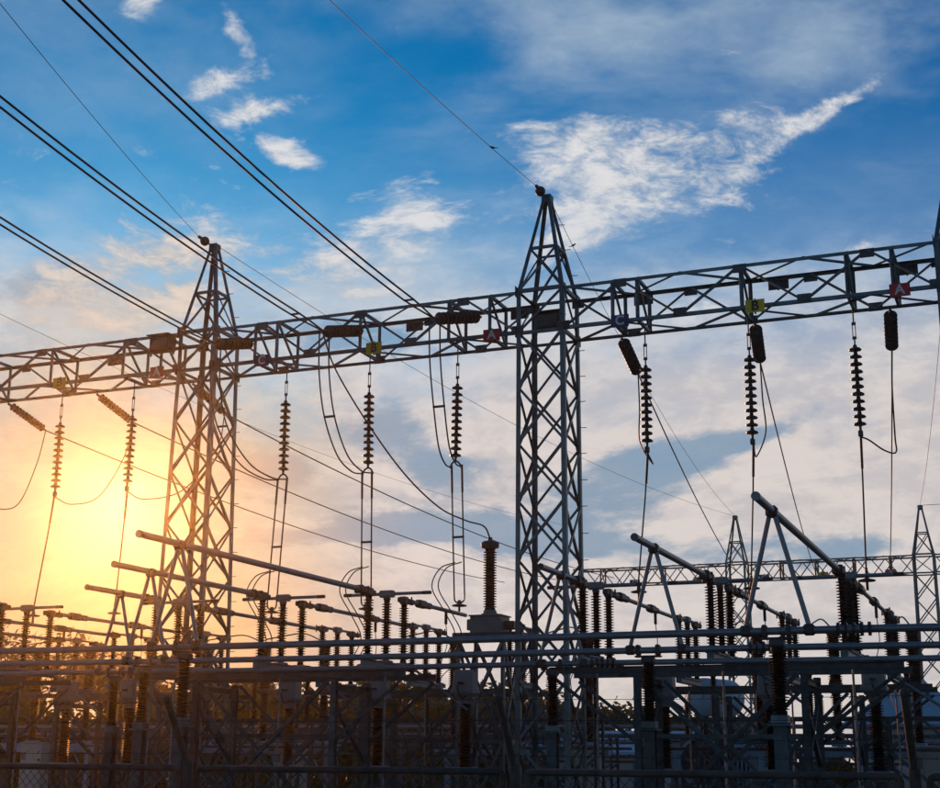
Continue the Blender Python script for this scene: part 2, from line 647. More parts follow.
ZT, ZB = 12.92, 11.93
TG = 'lattice towers of the near gantry'
tower('tall steel lattice tower in the centre with pointed peak, carrying the near beam', 0, 0, 15.5, ZT, ZB, 0.55, 0.60, group=TG)
tower('steel lattice tower at the left in front of the sun glow', -9.33, 0, 15.5, ZT, ZB, 0.53, 0.72, group=TG)
tower('steel lattice tower cut off by the right edge of the picture', 9.33, 0, 15.5, ZT, ZB, 0.55, 0.62, group=TG)
FG = 'lattice towers of the distant gantry'
FT, FPEAK, FZT, FZB = 40.0, 14.3, 11.85, 11.0
tower('small distant lattice tower peaking between the two near rising tubes', -3.72, FT, FPEAK, FZT, FZB, 0.48, 0.56, big=False, group=FG, member=0.9)
tower('small distant lattice tower near the right edge, behind the red A sign', 5.24, FT, FPEAK, FZT, FZB, 0.48, 0.56, big=False, group=FG, member=0.9)


# ------------------------------------------------------------------ lattice beams
def beam(label, s0, s1, t, zt, zb, hw, npan, group, member=1.0, posts=()):
    B = thing('lattice_beam', label, 'beam', s0, t, 0, group=group)
    L = s1 - s0
    cw, bw = 0.080 * member, 0.053 * member
    for sy in (-1, 1):
        for z in (zt, zb):
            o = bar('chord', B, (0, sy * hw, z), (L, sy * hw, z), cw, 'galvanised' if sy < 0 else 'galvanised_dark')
            # corner of the L faces outwards
            q = o.rotation_quaternion
            ex = q @ Vector((1, 0, 0))
            want = math.atan2(-1 if z == zt else 1, -sy)     # in (t, z)
            cur = math.atan2(ex.z, ex.y)
            o.rotation_quaternion = Quaternion((1, 0, 0), want - math.pi / 4 - cur) @ q
    pan = L / npan
    for k in range(npan):
        x0, x1, x2 = k * pan, (k + 0.5) * pan, (k + 1) * pan
        for sy in (-1, 1):
            yo = sy * (hw + 0.006)
            ph = 0 if sy < 0 else 1
            za, zc = (zb, zt) if ph == 0 else (zt, zb)
            bar('brace', B, (x0, yo, za), (x1, yo, zc), bw)
            bar('brace', B, (x1, yo, zc), (x2, yo, za), bw, twist=1.57)
        for z, ph in ((zt, 0), (zb, 1)):
            zo = z + (0.012 if z == zt else -0.012)
            a, b = (-hw, hw) if ph == 0 else (hw, -hw)
            bar('brace', B, (x0, a, zo), (x1, b, zo), bw * 0.9)
            bar('brace', B, (x1, b, zo), (x2, a, zo), bw * 0.9, twist=1.57)
    if member == 1.0:
        for k in range(npan * 2 + 1):
            x = k * pan / 2
            top = (k % 2 == 1)
            for sy in (-1, 1):
                z = (zt if top else zb) if sy < 0 else (zb if top else zt)
                box('gusset_plate', B, (x, sy * (hw + 0.03), z - (0.17 if z == zt else 0.03)), (0.30, 0.010, 0.20), 'galvanised_dark', 0.003)
    for x in posts:
        x -= s0
        for sy in (-1, 1):
            bar('post', B, (x, sy * (hw - 0.01), zb), (x, sy * (hw - 0.01), zt), bw * 1.5, twist=0.4)
        bar('hanger_bar', B, (x, -hw, zb), (x, hw, zb), bw * 1.3)
        bar('hanger_bar', B, (x, -hw, zt), (x, hw, zt), bw * 1.3)
        bar('brace', B, (x, -hw, zt), (x, hw, zb), bw * 0.9)
    return B


SUSP_R = [2.33, 4.69, 6.96]
SUSP_L = [-6.98, -4.65, -2.30]
SUSP_F = [-13.9, -11.58]
BG = 'beams of the near gantry'
beam('lattice beam between centre and right towers carrying C, B and A signs', 0.56, 8.76, 0, ZT, ZB, 0.55, 3, BG, posts=SUSP_R + [1.75, 7.9])
beam('lattice beam between left and centre towers above three twin-wire strings', -8.78, -0.56, 0, ZT, ZB, 0.55, 3, BG, posts=SUSP_L + [-1.25, -7.6])
beam('lattice beam running out of the left edge of the picture', -18.6, -9.88, 0, ZT, ZB, 0.55, 3, BG, posts=SUSP_F + [-10.4, -16.2])
FB = 'beams of the distant gantry'
beam('thin distant lattice beam between the two distant towers', -3.2, 4.72, FT, FZT, FZB, 0.45, 6, FB, 0.9, posts=(-1.5, 0.2, 2.0, 3.7))
beam('thin distant lattice beam seen through the centre tower', -12.2, -4.24, FT, FZT, FZB, 0.45, 6, FB, 0.9, posts=(-10.7, -7.5))
beam('thin distant lattice beam end leaving past the right edge', 5.76, 9.5, FT, FZT, FZB, 0.45, 3, FB, 0.9)


# ------------------------------------------------------------------ phase letter signs
def letter_mesh(ch, m):
    def mk():
        c = bpy.data.curves.new('letter_curve', 'FONT')
        c.body = ch
        c.size = 0.30
        c.align_x = 'CENTER'
        c.align_y = 'CENTER'
        c.extrude = 0.003
        c.offset = 0.008
        o = bpy.data.objects.new('letter_tmp', c)
        COL.objects.link(o)
        dg = bpy.context.evaluated_depsgraph_get()
        me = bpy.data.meshes.new_from_object(o.evaluated_get(dg))
        bpy.data.objects.remove(o)
        me.materials.clear()
        me.materials.append(MATS[m])
        return me
    return cached(('letter', ch, m), mk)


def sign(ch, s, t, z, label, w=0.42, h=0.29, back=False, group='phase letter signs'):
    m = {'A': 'sign_red', 'B': 'sign_yellow', 'C': 'sign_blue'}[ch]
    T = thing('phase_sign', label, 'sign', s, t, z, group)
    box('plate', T, (0, 0, -h / 2), (w, 0.012, h), 'fitting' if back else m, 0.003)
    up = Matrix.Rotation(math.pi / 2, 3, 'X').to_quaternion()
    if back:
        up = Quaternion((0, 0, 1), math.pi) @ up
    link('letter', letter_mesh(ch, 'letter_black' if ch == 'B' else 'letter_white'), T, (0, (0.012 if back else -0.012), 0), up, (h / 0.29,) * 3)
    box('bracket', T, (0, (-0.03 if back else 0.03), -h * 0.6), (0.04, 0.03, h * 1.2), 'galvanised_dark', 0.004)


SY = -0.62
for ch, s, lab in (('A', 8.01, 'red sign with white letter A on the beam by the right tower'), ('B', 4.97, 'yellow sign with black letter B on the beam right of the centre tower'),
                   ('C', 1.92, 'dark blue sign with white letter C just right of the centre tower'), ('A', -1.19, 'red sign with white letter A just left of the centre tower'),
                   ('B', -4.25, 'yellow sign with black letter B midway between left and centre towers'), ('C', -7.36, 'dark blue sign with white letter C just right of the left tower'),
                   ('A', -10.47, 'red sign with white letter A just left of the left tower'), ('B', -13.54, 'yellow sign with black letter B near the left edge above the sun')):
    sign(ch, s, SY, 11.93, lab)
for ch, s, lab in (('A', 8.1, 'letter plate seen from behind on the rear chord near the right tower'), ('B', 5.3, 'letter plate seen from behind on the rear chord above the yellow B sign'),
                   ('C', 2.15, 'letter plate seen from behind on the rear chord above the right C sign'), ('A', -0.95, 'letter plate seen from behind left of the centre tower'),
                   ('B', -3.75, 'letter plate seen from behind on the rear chord right of the left-hand B sign'), ('B', -12.75, 'letter plate seen from behind on the rear chord near the left edge')):
    sign(ch, s, 0.64, 12.80, lab, 0.46, 0.26, back=True, group='letter plates facing away')
for ch, s, lab in (('A', 3.72, 'tiny red A sign on the distant beam'), ('B', 0.55, 'tiny yellow B sign on the distant beam below the right rising tube'), ('C', -2.3, 'tiny blue C sign on the distant beam between the rising tubes'),
                   ('B', -5.6, 'tiny yellow B sign on the distant beam beside the inverted V legs'), ('C', -8.9, 'tiny blue C sign on the distant beam right of the centre tower')):
    sign(ch, s, FT - 0.5, 11.05, lab, 0.5, 0.32, group='signs on the distant gantry')


# ------------------------------------------------------------------ floodlights on the beam
def floodlight(label, s, t, z):
    T = thing('floodlight', label, 'floodlight', s, t, z)
    box('housing', T, (0, 0, -0.2), (0.62, 0.34, 0.38), 'fitting', 0.03)
    box('lens', T, (0, -0.175, -0.15), (0.5, 0.02, 0.28), 'window_glass', 0.005)
    box('visor', T, (0, -0.05, 0.19), (0.68, 0.46, 0.02), 'fitting', 0.004)
    for x in (-0.34, 0.34):
        box('yoke', T, (x, 0, -0.3), (0.03, 0.06, 0.36), 'galvanised_dark', 0.004)


floodlight('boxy dark floodlight mounted on the beam just left of the left tower', -10.25, -0.75, 12.62)
floodlight('boxy dark floodlight inside the centre tower at beam level', 0.0, 0.15, 12.35)


# ------------------------------------------------------------------ insulator strings
def string_between(parent, p0, p1, n, r, fit0=0.12, fit1=0.12, strain_=False):
    """discs of one string from p0 (steel) to p1 (conductor end) in the parent's frame"""
    p0, p1 = Vector(p0), Vector(p1)
    d = (p1 - p0).normalized()
    L = (p1 - p0).length
    a, b = p0 + d * fit0, p1 - d * fit1
    pitch = (L - fit0 - fit1) / n
    q = (-d).to_track_quat('Z', 'Y')
    me = strain_disc_mesh(r, 0.16) if strain_ else disc_mesh(r, 0.16)
    bar('link_rod', parent, p0 - d * 0.05, a + d * 0.02, 0.034 if strain_ else 0.018, 'fitting', 'tube', n=6)
    for k in range(n):
        c = a + d * (pitch * (k + 1))
        tilt = Quaternion((1, 0, 0), random.gauss(0, 0.02)) @ Quaternion((0, 1, 0), random.gauss(0, 0.02))
        link('disc', me, parent, c, q @ tilt, (1, 1, pitch / 0.16))
    bar('end_fitting', parent, b - d * 0.02, p1, 0.03, 'fitting', 'tube', n=8)


SGRP = 'suspension strings hanging from the near beam'
ZS0, ZS1 = 10.95, 9.10


def suspension(label, s, lean=0.0, twin=False):
    T = thing('suspension_string', label, 'insulator', s, 0, ZB - 0.1, SGRP)
    T.location = W(s, 0, ZB)
    bar('hanger_rod', T, (0, 0, 0.0), (0, 0, -0.42), 0.016, 'fitting', 'tube', n=6)
    for x in (-0.03, 0.03):
        bar('turnbuckle', T, (x, 0, -0.40), (x, 0, -0.78), 0.010, 'fitting', 'tube', n=6)
    box('shackle', T, (0, 0, -0.48), (0.09, 0.03, 0.06), 'fitting', 0.008)
    box('shackle', T, (0, 0, -0.80), (0.09, 0.03, 0.06), 'fitting', 0.008)
    string_between(T, (0, 0, -0.78), (lean, 0, ZS1 - ZB), 11, 0.135, 0.14, 0.10)
    if twin:
        bm = bmesh.new()
        v, f = tube_path(spline([(lean - 0.14, 0, ZS1 - ZB - 0.14), (lean - 0.09, 0, ZS1 - ZB - 0.03), (lean, 0, ZS1 - ZB + 0.02), (lean + 0.09, 0, ZS1 - ZB - 0.03), (lean + 0.14, 0, ZS1 - ZB - 0.14)], 5), 0.022, 6)
        bm.free()
        link('yoke', poly_mesh('yoke', v, f, 'fitting', 60), T)
    else:
        box('clamp', T, (lean, 0, ZS1 - ZB - 0.12), (0.10, 0.10, 0.14), 'fitting', 0.02)
    return T


for s, lab, tw in ((SUSP_R[0], 'disc insulator string hanging right of the centre tower, below the C sign', False), (SUSP_R[1], 'disc insulator string hanging below the right-hand yellow B sign', False),
                   (SUSP_R[2], 'disc insulator string hanging nearest the right edge of the picture', False), (SUSP_L[0], 'reddish-lit disc string hanging just right of the left tower', True),
                   (SUSP_L[1], 'disc insulator string hanging below the left-hand yellow B sign', True), (SUSP_L[2], 'disc insulator string hanging just left of the centre tower', True),
                   (SUSP_F[1], 'disc insulator string hanging in the sun glow left of the left tower', False), (SUSP_F[0], 'disc insulator string hanging nearest the left edge of the picture', False)):
    suspension(lab, s, random.uniform(-0.035, 0.035), tw)

STR = 'strain strings on the near beam'


def strain(label, s, t, z, ds, dt, dz, n, r, tail=None):
    T = thing('strain_string', label, 'insulator', s, t, z, STR)
    string_between(T, (0, 0, 0), (ds, dt, dz), n, r, 0.07, 0.12, True)
    return T


FRONT_END = []
for s, e, lab in ((-1.51, -1.99, 'ribbed strain string on the beam just left of the centre tower'), (-4.61, -4.80, 'ribbed strain string on the beam left of the left-hand B sign'),
                  (-7.70, -7.74, 'ribbed strain string crossing the left tower at beam level')):
    strain(lab, s, -0.58, 12.42, e - s, -1.55, -0.45, 10, 0.15)
    FRONT_END.append((e, -2.13, 11.97))
REAR_END = []
for s, e, lab in ((1.63, 1.60, 'stubby dark strain string slanting down below the right-hand C sign'), (4.74, 4.56, 'stubby dark strain string slanting down below the right-hand B sign'),
                  (7.69, 7.55, 'stubby dark strain string hanging below the red A sign at right'), (-16.2, -16.05, 'strain string slanting down at the far left edge of the beam'),
                  (-13.2, -13.05, 'strain string slanting down toward the sun left of the left tower'), (-10.13, -10.05, 'strain string seen through the left tower below the beam')):
    strain(lab, s, 0.60, 11.86, e - s, 1.45, -0.45, 9 if s > 0 else 11, 0.15 if s > 0 else 0.115)
    REAR_END.append((e, 2.05, 11.41))

# ------------------------------------------------------------------ conductors
for (s, t, z), lab in zip(FRONT_END, ('twin overhead conductors ending left of the centre tower, highest pair', 'twin overhead conductors ending midway along the left beam, middle pair',
                                      'twin overhead conductors ending at the left tower, lowest pair')):
    T = thing('twin_conductor', lab, 'power line', s, t, z, 'incoming twin conductors')
    for k, off in enumerate((-0.11, 0.11)):
        pts = []
        for i in range(37):
            x = 30.0 * (i / 36) ** 1.2
            fan = min(1, x / 1.2)
            pts.append((off * fan, -x, 0.005 * x * x))
        cable('wire', T, pts, 0.021, n=6)
    for x in (1.4, 15, 28):
        box('spacer', T, (0, -x, 0.005 * x * x - 0.02), (0.26, 0.04, 0.04), 'fitting', 0.008)

# earth wires: incoming, and on to the distant gantry
for s, z, dz, lab, lab2, fs in ((0, 15.55, (0.0, 0.0), 'thin earth wire rising from the centre tower peak to the top edge', 'thin earth wire from the centre tower peak down to the distant tower', -3.72),
                                (-9.33, 15.55, (0.0, 0.0), 'thin earth wire rising from the left tower peak to the top left', 'thin earth wire from the left tower peak across to the distant gantry', -3.78)):
    pts = []
    for i in range(31):
        x = 40 * i / 30
        pts.append((s + (0.0 if s == 0 else 0.335 * x), -0.76 - x, 15.43 - 0.10 * x + 0.0022 * x * x))
    wire_thing('earth_wire', lab, 'wire', pts, 0.0065)
    p = sagged((s, 0.1, 15.5), (fs, FT, FPEAK), 0.9, 30)
    wire_thing('earth_wire', lab2, 'wire', p, 0.0075)
wire_thing('earth_wire', 'thin earth wire from the right tower down to the right distant tower', 'wire', sagged((9.33, 0.1, 15.45), (5.24, FT, FPEAK), 0.8, 24), 0.008)
wire_thing('earth_wire', 'thin earth wire leaving the right distant tower toward the right edge', 'wire', sagged((5.24, FT, FPEAK), (16, FT + 2, FPEAK + 1.4), 0.3, 12), 0.012)
wire_thing('earth_wire', 'faint thin wire entering from the left edge and passing under the beam', 'wire', sagged((-18.6, 0.1, 15.5), (-12.7, FT, FPEAK), 0.9, 30), 0.0075)

# spans to the distant gantry
FAR_S = [-3.6, 0.15, 3.70, -16.0, -13.0, -10.0]
for e, fs, lab in zip(REAR_END, FAR_S, ('conductor running from the C strain string to the distant gantry', 'conductor running from the right-hand B strain string to the distant gantry',
                                        'conductor running from the right-hand A strain string to the distant gantry', 'lowest of the three long conductors crossing behind the left tower',
                                        'middle of the three long conductors crossing behind the left tower', 'highest of the three long conductors crossing behind the left tower')):
    wire_thing('span_conductor', lab, 'power line', sagged(e, (fs, FT - 0.5, 11.35), 0.55 if fs < -9 else 0.35, 30), 0.020, 'spans to the distant gantry')

# jumpers from strain ends to the suspension clamps
for e, ss, lab in ((REAR_END[0], SUSP_R[0], 'jumper wire from the C strain string down to its hanging string'), (REAR_END[1], SUSP_R[1], 'jumper wire from the right B strain string down to its hanging string')):
    wire_thing('jumper_wire', lab, 'wire', spline([e, (e[0] + 0.02, e[1] - 0.02, e[2] - 0.9), (e[0] + 0.15, 1.5, 9.6), (ss - 0.05, 0.6, 8.85), (ss, 0, 8.96)]), 0.017)
e, ss = REAR_END[2], SUSP_R[2]
wire_thing('jumper_wire', 'jumper wire looping from the A strain string to the rightmost hanging string', 'wire',
           spline([e, (7.50, 2.0, 10.5), (7.52, 1.6, 9.3), (7.55, 1.2, 8.85), (7.36, 0.7, 8.80), (7.1, 0.25, 8.95), (ss, 0, 8.98)]), 0.018)
for e, ss, lab in ((REAR_END[4], SUSP_F[0], 'jumper wire swinging from the strain string to the leftmost hanging string'), (REAR_END[5], SUSP_F[1], 'jumper wire swinging through the left tower to the hanging string in the glow'),
                   (REAR_END[3], -16.2, 'jumper wire swinging out of the left edge of the picture')):
    wire_thing('jumper_wire', lab, 'wire', spline([e, (e[0] - 0.1, 1.9, 10.4), (e[0] * 0.55 + ss * 0.45, 1.3, 9.2), (ss + 0.2, 0.5, 8.85), (ss, 0, 8.98)]), 0.016)

# twin jumpers of the left bay, with spacers
for e, ss, lab in zip(FRONT_END[::-1], SUSP_L, ('twin jumper wires looping behind the left tower to its hanging string', 'twin jumper wires looping down left of the left-hand B sign string', 'twin jumper wires looping down beside the string left of the centre tower')):
    T = thing('twin_jumper', lab, 'wire', 0, 0, 0, 'twin jumpers of the left bay', world_loc=W(*e))
    d = ss - e[0]
    ctrl = [(0, 0, 0), (0.02, 0.02, -1.0), (0.06 + d * .1, 0.25, -2.0), (d * 0.45, 0.95, -2.75), (d * .8, 1.6, -3.02), (d, -e[1], 8.98 - e[2])]
    for off in (-0.13, 0.13):
        cable('wire', T, spline([(c[0] + off, c[1], c[2]) for c in ctrl]), 0.019)
    box('spacer', T, (0.06 + d * .1, 0.25, -2.02), (0.30, 0.05, 0.05), 'fitting', 0.01)

ZH = 5.65
# droppers from the hanging strings to the tubes below
CLAMP = {SUSP_R[0]: (2.05, 0.0), SUSP_R[1]: (4.5, 0.1), SUSP_R[2]: (6.95, -0.5), SUSP_F[0]: (-14.5, 0.3), SUSP_F[1]: (-12.0, 0.4)}
for ss, lab in ((SUSP_R[0], 'single dropper wire below the string right of the centre tower'), (SUSP_R[1], 'single dropper wire below the string at the right-hand B sign'), (SUSP_R[2], 'single dropper wire below the rightmost string'),
                (SUSP_F[0], 'single dropper wire below the leftmost string'), (SUSP_F[1], 'single dropper wire below the string in the sun glow')):
    cs_, ct_ = CLAMP[ss]
    T = thing('dropper', lab, 'wire', ss, 0, 8.98, 'single droppers')
    cable('wire', T, [(0, 0, 0), (0.3 * (cs_ - ss), 0.3 * ct_, -1.0), (cs_ - ss, ct_, ZH + 0.48 - 8.98)], 0.019)
    bar('sleeve', T, (0, 0, 0), (0.2 * (cs_ - ss), 0.2 * ct_, -0.7), 0.028, 'cable', 'tube', n=8)
    p = (cs_ - ss, ct_, ZH - 8.98)
    link('drip_shield', cached('shield', lambda: lathe('drip_shield', [(0.03, 0), (0.17, 0.0), (0.18, 0.025), (0.05, 0.06), (0.04, 0.14)], 'fitting', 12)), T, (p[0], p[1], p[2] + 0.22))
    bar('stem', T, (p[0], p[1], p[2] + 0.04), (p[0], p[1], p[2] + 0.5), 0.03, 'fitting', 'tube', n=8)
for ss, hs, lab in zip(SUSP_L, (-7.62, -5.02, -2.60), ('twin dropper wires below the string right of the left tower', 'twin dropper wires below the string at the left-hand B sign', 'twin dropper wires below the string left of the centre tower')):
    T = thing('twin_dropper', lab, 'wire', ss, 0, 8.98, 'twin droppers of the left bay')
    d = (hs + 0.25 - ss) * 0.9
    tt = 0.35
    for off in (-0.13, 0.13):
        cable('wire', T, [(off, 0, 0.0), (off + d * 0.5, tt * 0.5, -1.5), (off + d, tt, 6.0 - 8.98)], 0.019)
        bar('sleeve', T, (off, 0, 0.05), (off + d * 0.2, tt * 0.2, -0.6), 0.028, 'cable', 'tube', n=8)
    box('spacer', T, (d * 0.55, tt * 0.55, -1.66), (0.30, 0.05, 0.05), 'fitting', 0.01)
    v, f = tube_path(spline([(d - 0.13, tt, -2.98), (d - 0.11, tt, -3.1), (d, tt, -3.16), (d + 0.11, tt, -3.1), (d + 0.13, tt, -2.98)], 5), 0.02, 6)
    link('yoke', poly_mesh('yoke', v, f, 'fitting', 60), T)
    link('drip_shield', CACHE['shield'], T, (d, tt, ZH - 8.98 + 0.10))
    bar('stem', T, (d, tt, ZH - 8.98 - 0.02), (d, tt, -3.14), 0.028, 'fitting', 'tube', n=8)
    for off in (-0.11, 0.05):
        cable('loop_wire', T, spline([(d + off, tt, -2.2), (d + off - 0.35, tt - 0.1, -2.35), (d + off - 0.5, tt - 0.2, -2.8), (d + off - 0.15, tt - 0.2, -3.4), (d + off + 0.05, tt - 0.1, -3.9), (d + off - 0.3, tt + 0.2, -4.35)]), 0.014)

# ------------------------------------------------------------------ low front busbars
BT = (-10.77, -7.95, -5.18)
ZL = 4.02
PH_R = (6.87, 4.47, 1.98)
PH_L = (-2.62, -5.12, -7.78)
PH_F = (-12.0, -14.5)
BNAME = ('nearest', 'middle', 'farthest')
COUP = (7.85, 6.15, 2.75)
for k, t in enumerate(BT):
    T = thing('busbar', ('nearest and highest-looking', 'middle', 'farthest and lowest-looking')[k] + ' of the three long horizontal busbar tubes', 'busbar', -20, t, 0, 'long front busbars')
    cuts = [0, 10.6, 20 + COUP[k], 34]
    for a, b in zip(cuts[:-1], cuts[1:]):
        n_ = 14
        pts = [(a + (b - a) * i / n_, 0, ZL - 0.018 * math.sin(math.pi * i / n_) ** 2) for i in range(n_ + 1)]
        v_, f_ = tube_path(pts, 0.052, 18)
        link('tube', poly_mesh('busbar_tube', v_, f_, 'aluminium', 50), T)
    for c in cuts[1:-1]:
        bar('sleeve', T, (c - 0.12, 0, ZL), (c + 0.12, 0, ZL), 0.0555, 'aluminium', 'tube', n=18)
    c = cuts[2]
    for j in range(5):
        o = bar('coupler_ring', T, (c - 0.20 + j * 0.1, 0, ZL), (c - 0.165 + j * 0.1, 0, ZL), 0.092, 'fitting', 'tube', n=14)


def bus_support(label, s, t):
    T = thing('bus_support', label, 'post insulator', s, t, 0, 'front bus supports')
    bar('column', T, (0, 0, 0), (0, 0, 2.78), 0.18, 'yard_steel_shaded', 'h', twist=0)
    box('footing', T, (0, 0, -0.02), (0.6, 0.6, 0.2), 'render_wall', 0.02)
    box('cap_plate', T, (0, 0, 2.78), (0.30, 0.30, 0.025), 'galvanised', 0.004)
    box('spacer_block', T, (0, 0, 2.806), (0.22, 0.22, 0.12), 'galvanised', 0.015)
    link('insulator', post_mesh(0.88, 0.075, 0.125, 20), T, (0, 0, 2.926))
    box('terminal_head', T, (0, 0, 3.806), (0.20, 0.20, 0.10), 'galvanised_dark', 0.02)
    for x in (-0.16, 0.16):
        box('clamp', T, (x, 0, ZL - 0.085), (0.07, 0.15, 0.17), 'fitting', 0.02)
    box('clamp_bridge', T, (0, 0, 3.906), (0.42, 0.12, 0.03), 'fitting', 0.008)


for k, (pr, pl, pf) in enumerate(((6.86, -2.41, -12.0), (4.34, -5.13, -14.6), (1.80, -7.78, -17.2))):
    bus_support('tall black post carrying the %s front busbar, right of the centre tower' % BNAME[k], pr, BT[k])
    bus_support('tall black post carrying the %s front busbar, at the left side' % BNAME[k], pl, BT[k])


# ------------------------------------------------------------------ high tubes with inverted-V legs
def high_tube(label, s, k, far=-3.98, spread=0.42):
    t0 = BT[k] - 1.15
    T = thing('rising_tube', label, 'busbar', s, BT[k], 0, 'high busbar tubes with V legs')
    bar('tube', T, (0, -1.15, ZH), (0, far - BT[k], ZH), 0.055, 'aluminium', 'tube', n=18)
    link('end_cap', cached('tubecap', lambda: lathe('end_cap', [(0.05, 0), (0.062, 0.0), (0.062, 0.05), (0.05, 0.06)], 'aluminium', 16)), T, (0, -1.15, ZH), Vector((0, 1, 0)).to_track_quat('Z', 'Y'))
    box('saddle', T, (0, 0, ZH - 0.10), (0.16, 0.16, 0.16), 'fitting', 0.03)
    for sg in (-1, 1):
        bar('leg', T, (sg * 0.03, 0, ZH - 0.04), (sg * spread, 0, ZL + 0.06), 0.034, 'aluminium', 'tube', n=12)
        box('foot_clamp', T, (sg * spread, 0, ZL - 0.07), (0.16, 0.13, 0.15), 'fitting', 0.03)
    for dt in (-0.02, 0.25):
        box('end_clamp', T, (0, far - BT[k] - 0.3 + dt, ZH - 0.09), (0.20, 0.09, 0.17), 'fitting', 0.02)


RT = ('right of the centre tower', 'left of the centre tower')
high_tube('nearest rising tube at right with inverted V legs, highest in the picture', PH_R[0], 0)
high_tube('rising tube with inverted V legs, middle one of the right three', PH_R[1], 1)
high_tube('short rising tube with V legs overlapping the base of the centre tower', PH_R[2], 2)
high_tube('longest rising tube at left, passing in front of the left tower', PH_L[0], 0)
high_tube('rising tube with inverted V legs starting in the sun glow, middle of the left three', PH_L[1], 1)
high_tube('short rising tube with V legs farthest left in the glow', PH_L[2], 2)

# ------------------------------------------------------------------ disconnect switches
DT = (-3.85, -3.0, -2.12)
ZBASE = 4.27


def disconnect(label, s, t0, name_group, opened=True, tail=3.6, rear=False, zc=ZH):
    T = thing('disconnect_switch', label, 'switch', s, t0, 0, name_group)
    dts = (-0.87, 0.0, 0.87)
    h = zc - 0.13 - ZBASE
    box('base_channel', T, (0, 0, ZBASE - 0.14), (0.14, 2.1, 0.12), 'galvanised', 0.008)
    for dt in dts:
        box('bearing', T, (0, dt, ZBASE - 0.018), (0.24, 0.24, 0.05), 'grey_paint', 0.015)
        link('insulator', post_mesh(round(h, 3), 0.055, 0.108, 21), T, (0, dt, ZBASE + 0.034))
    zt = zc - 0.10
    for dt in (dts[0], dts[2]):
        box('terminal_head', T, (0, dt, zt), (0.15, 0.19, 0.17), 'fitting', 0.02)
        sg = -1 if dt < 0 else 1
        box('jaw', T, (0, dt - sg * 0.17, zt + 0.03), (0.11, 0.16, 0.11), 'fitting', 0.02)
        box('terminal_clamp', T, (0.03, dt + sg * 0.24, zt + 0.02), (0.12, 0.30, 0.12), 'fitting', 0.03)
        for x in (-0.085, 0.085):
            bar('clamp_bolt', T, (x, dt + sg * 0.2, zt), (x, dt + sg * 0.2, zt + 0.18), 0.02, 'fitting', 'tube', n=6)
    bar('operating_rod', T, (0.0, 0.0, 1.1), (0.0, 0.0, ZBASE - 0.14), 0.022, 'aluminium', 'tube', n=8)
    box('mechanism_box', T, (0.0, -0.02, 0.75), (0.34, 0.3, 0.42), 'grey_paint', 0.02)
    bar('link_rod', T, (0.10, -0.87, ZBASE - 0.02), (0.10, 0.87, ZBASE - 0.02), 0.016, 'aluminium', 'tube', n=6)
    if opened:
        bar('earth_blade', T, (0.16, 0.95, ZBASE - 0.05), (1.45, 1.0, ZBASE - 0.95), 0.028, 'aluminium', 'tube', n=8)
        box('earth_hinge', T, (0.13, 0.95, ZBASE - 0.14), (0.16, 0.14, 0.16), 'fitting', 0.02)
    # rotating head with its blade
    box('neck', T, (0, 0, zt), (0.13, 0.13, 0.06), 'fitting', 0.02)
    if opened:
        box('hinge_box', T, (0, 0, zt + 0.06), (0.34, 0.15, 0.15), 'grey_paint', 0.03)
        for sg in (-1, 1):
            bar('blade', T, (sg * 0.15, 0, zt + 0.135), (sg * 0.98, 0, zt + 0.135), 0.034, 'aluminium', 'tube', n=12)
            box('blade_tip', T, (sg * 0.92, 0, zt + 0.10), (0.20, 0.075, 0.07), 'fitting', 0.015)
    else:
        box('hinge_box', T, (0, 0, zt + 0.06), (0.15, 0.34, 0.15), 'grey_paint', 0.03)
        for sg in (-1, 1):
            bar('blade', T, (0, sg * 0.15, zt + 0.135), (0, sg * 0.80, zt + 0.135), 0.034, 'aluminium', 'tube', n=12)
    return T


def rear_tube(label, s, t0, t1, group):
    """tube from the front switch, under the gantry, to the rear switch"""
    T = thing('connecting_tube', label, 'busbar', s, t0, ZH, group)
    L = t1 - t0
    bar('tube', T, (0, 0, 0), (0, L, 0), 0.045, 'aluminium', 'tube', n=14)
    for c in (0.55, 3.05):
        if c < L - 0.5:
            box('expansion_joint', T, (0, c, -0.085), (0.17, 0.42, 0.17), 'fitting', 0.04)
            for j in range(3):
                bar('joint_ring', T, (0, c + 0.25 + j * 0.09, 0), (0, c + 0.29 + j * 0.09, 0), 0.075, 'aluminium', 'tube', n=12)
    box('drop_clamp', T, (0.0, L * 0.62, -0.32), (0.06, 0.06, 0.30), 'fitting', 0.01)
    cable('control_wire', T, spline([(0, L * 0.62, -0.3), (0.03, L * 0.62, -0.8), (-0.05, L * 0.62 - 0.2, -1.3), (0.0, L * 0.62 - 0.3, -1.9)]), 0.011)


DG = 'front disconnect switches standing open'
RG = 'rear disconnect switches'
CG = 'tubes between the switch rows'
for bay, phs, desc in (('right', PH_R, ('nearest the right edge, seen almost end-on', 'between the two large rising tubes', 'just right of the centre tower')), ('left', PH_L, ('left of the tall bushing', 'below the left beam', 'in front of the left tower base')),
                       ('far left', PH_F, ('at the left edge of the picture', 'past the left edge of the picture'))):
    for s, d in zip(phs, desc):
        if s < -14:
            continue
        disconnect('open disconnect switch with three black posts, %s' % d, s, -2.98, DG)
        lastbit = 1.42 if s == PH_L[0] else 3.3
        rear_tube('thin tube running back from the open switch %s' % d, s, -1.75, lastbit if s == PH_L[0] else 3.72, CG)
        disconnect('rear closed disconnect switch behind the open one %s' % d, s - (0.0 if s != PH_L[0] else 2.6 * 0), 4.75 if s != PH_L[0] else 5.3, RG, opened=False, rear=True, zc=ZH + 0.03)
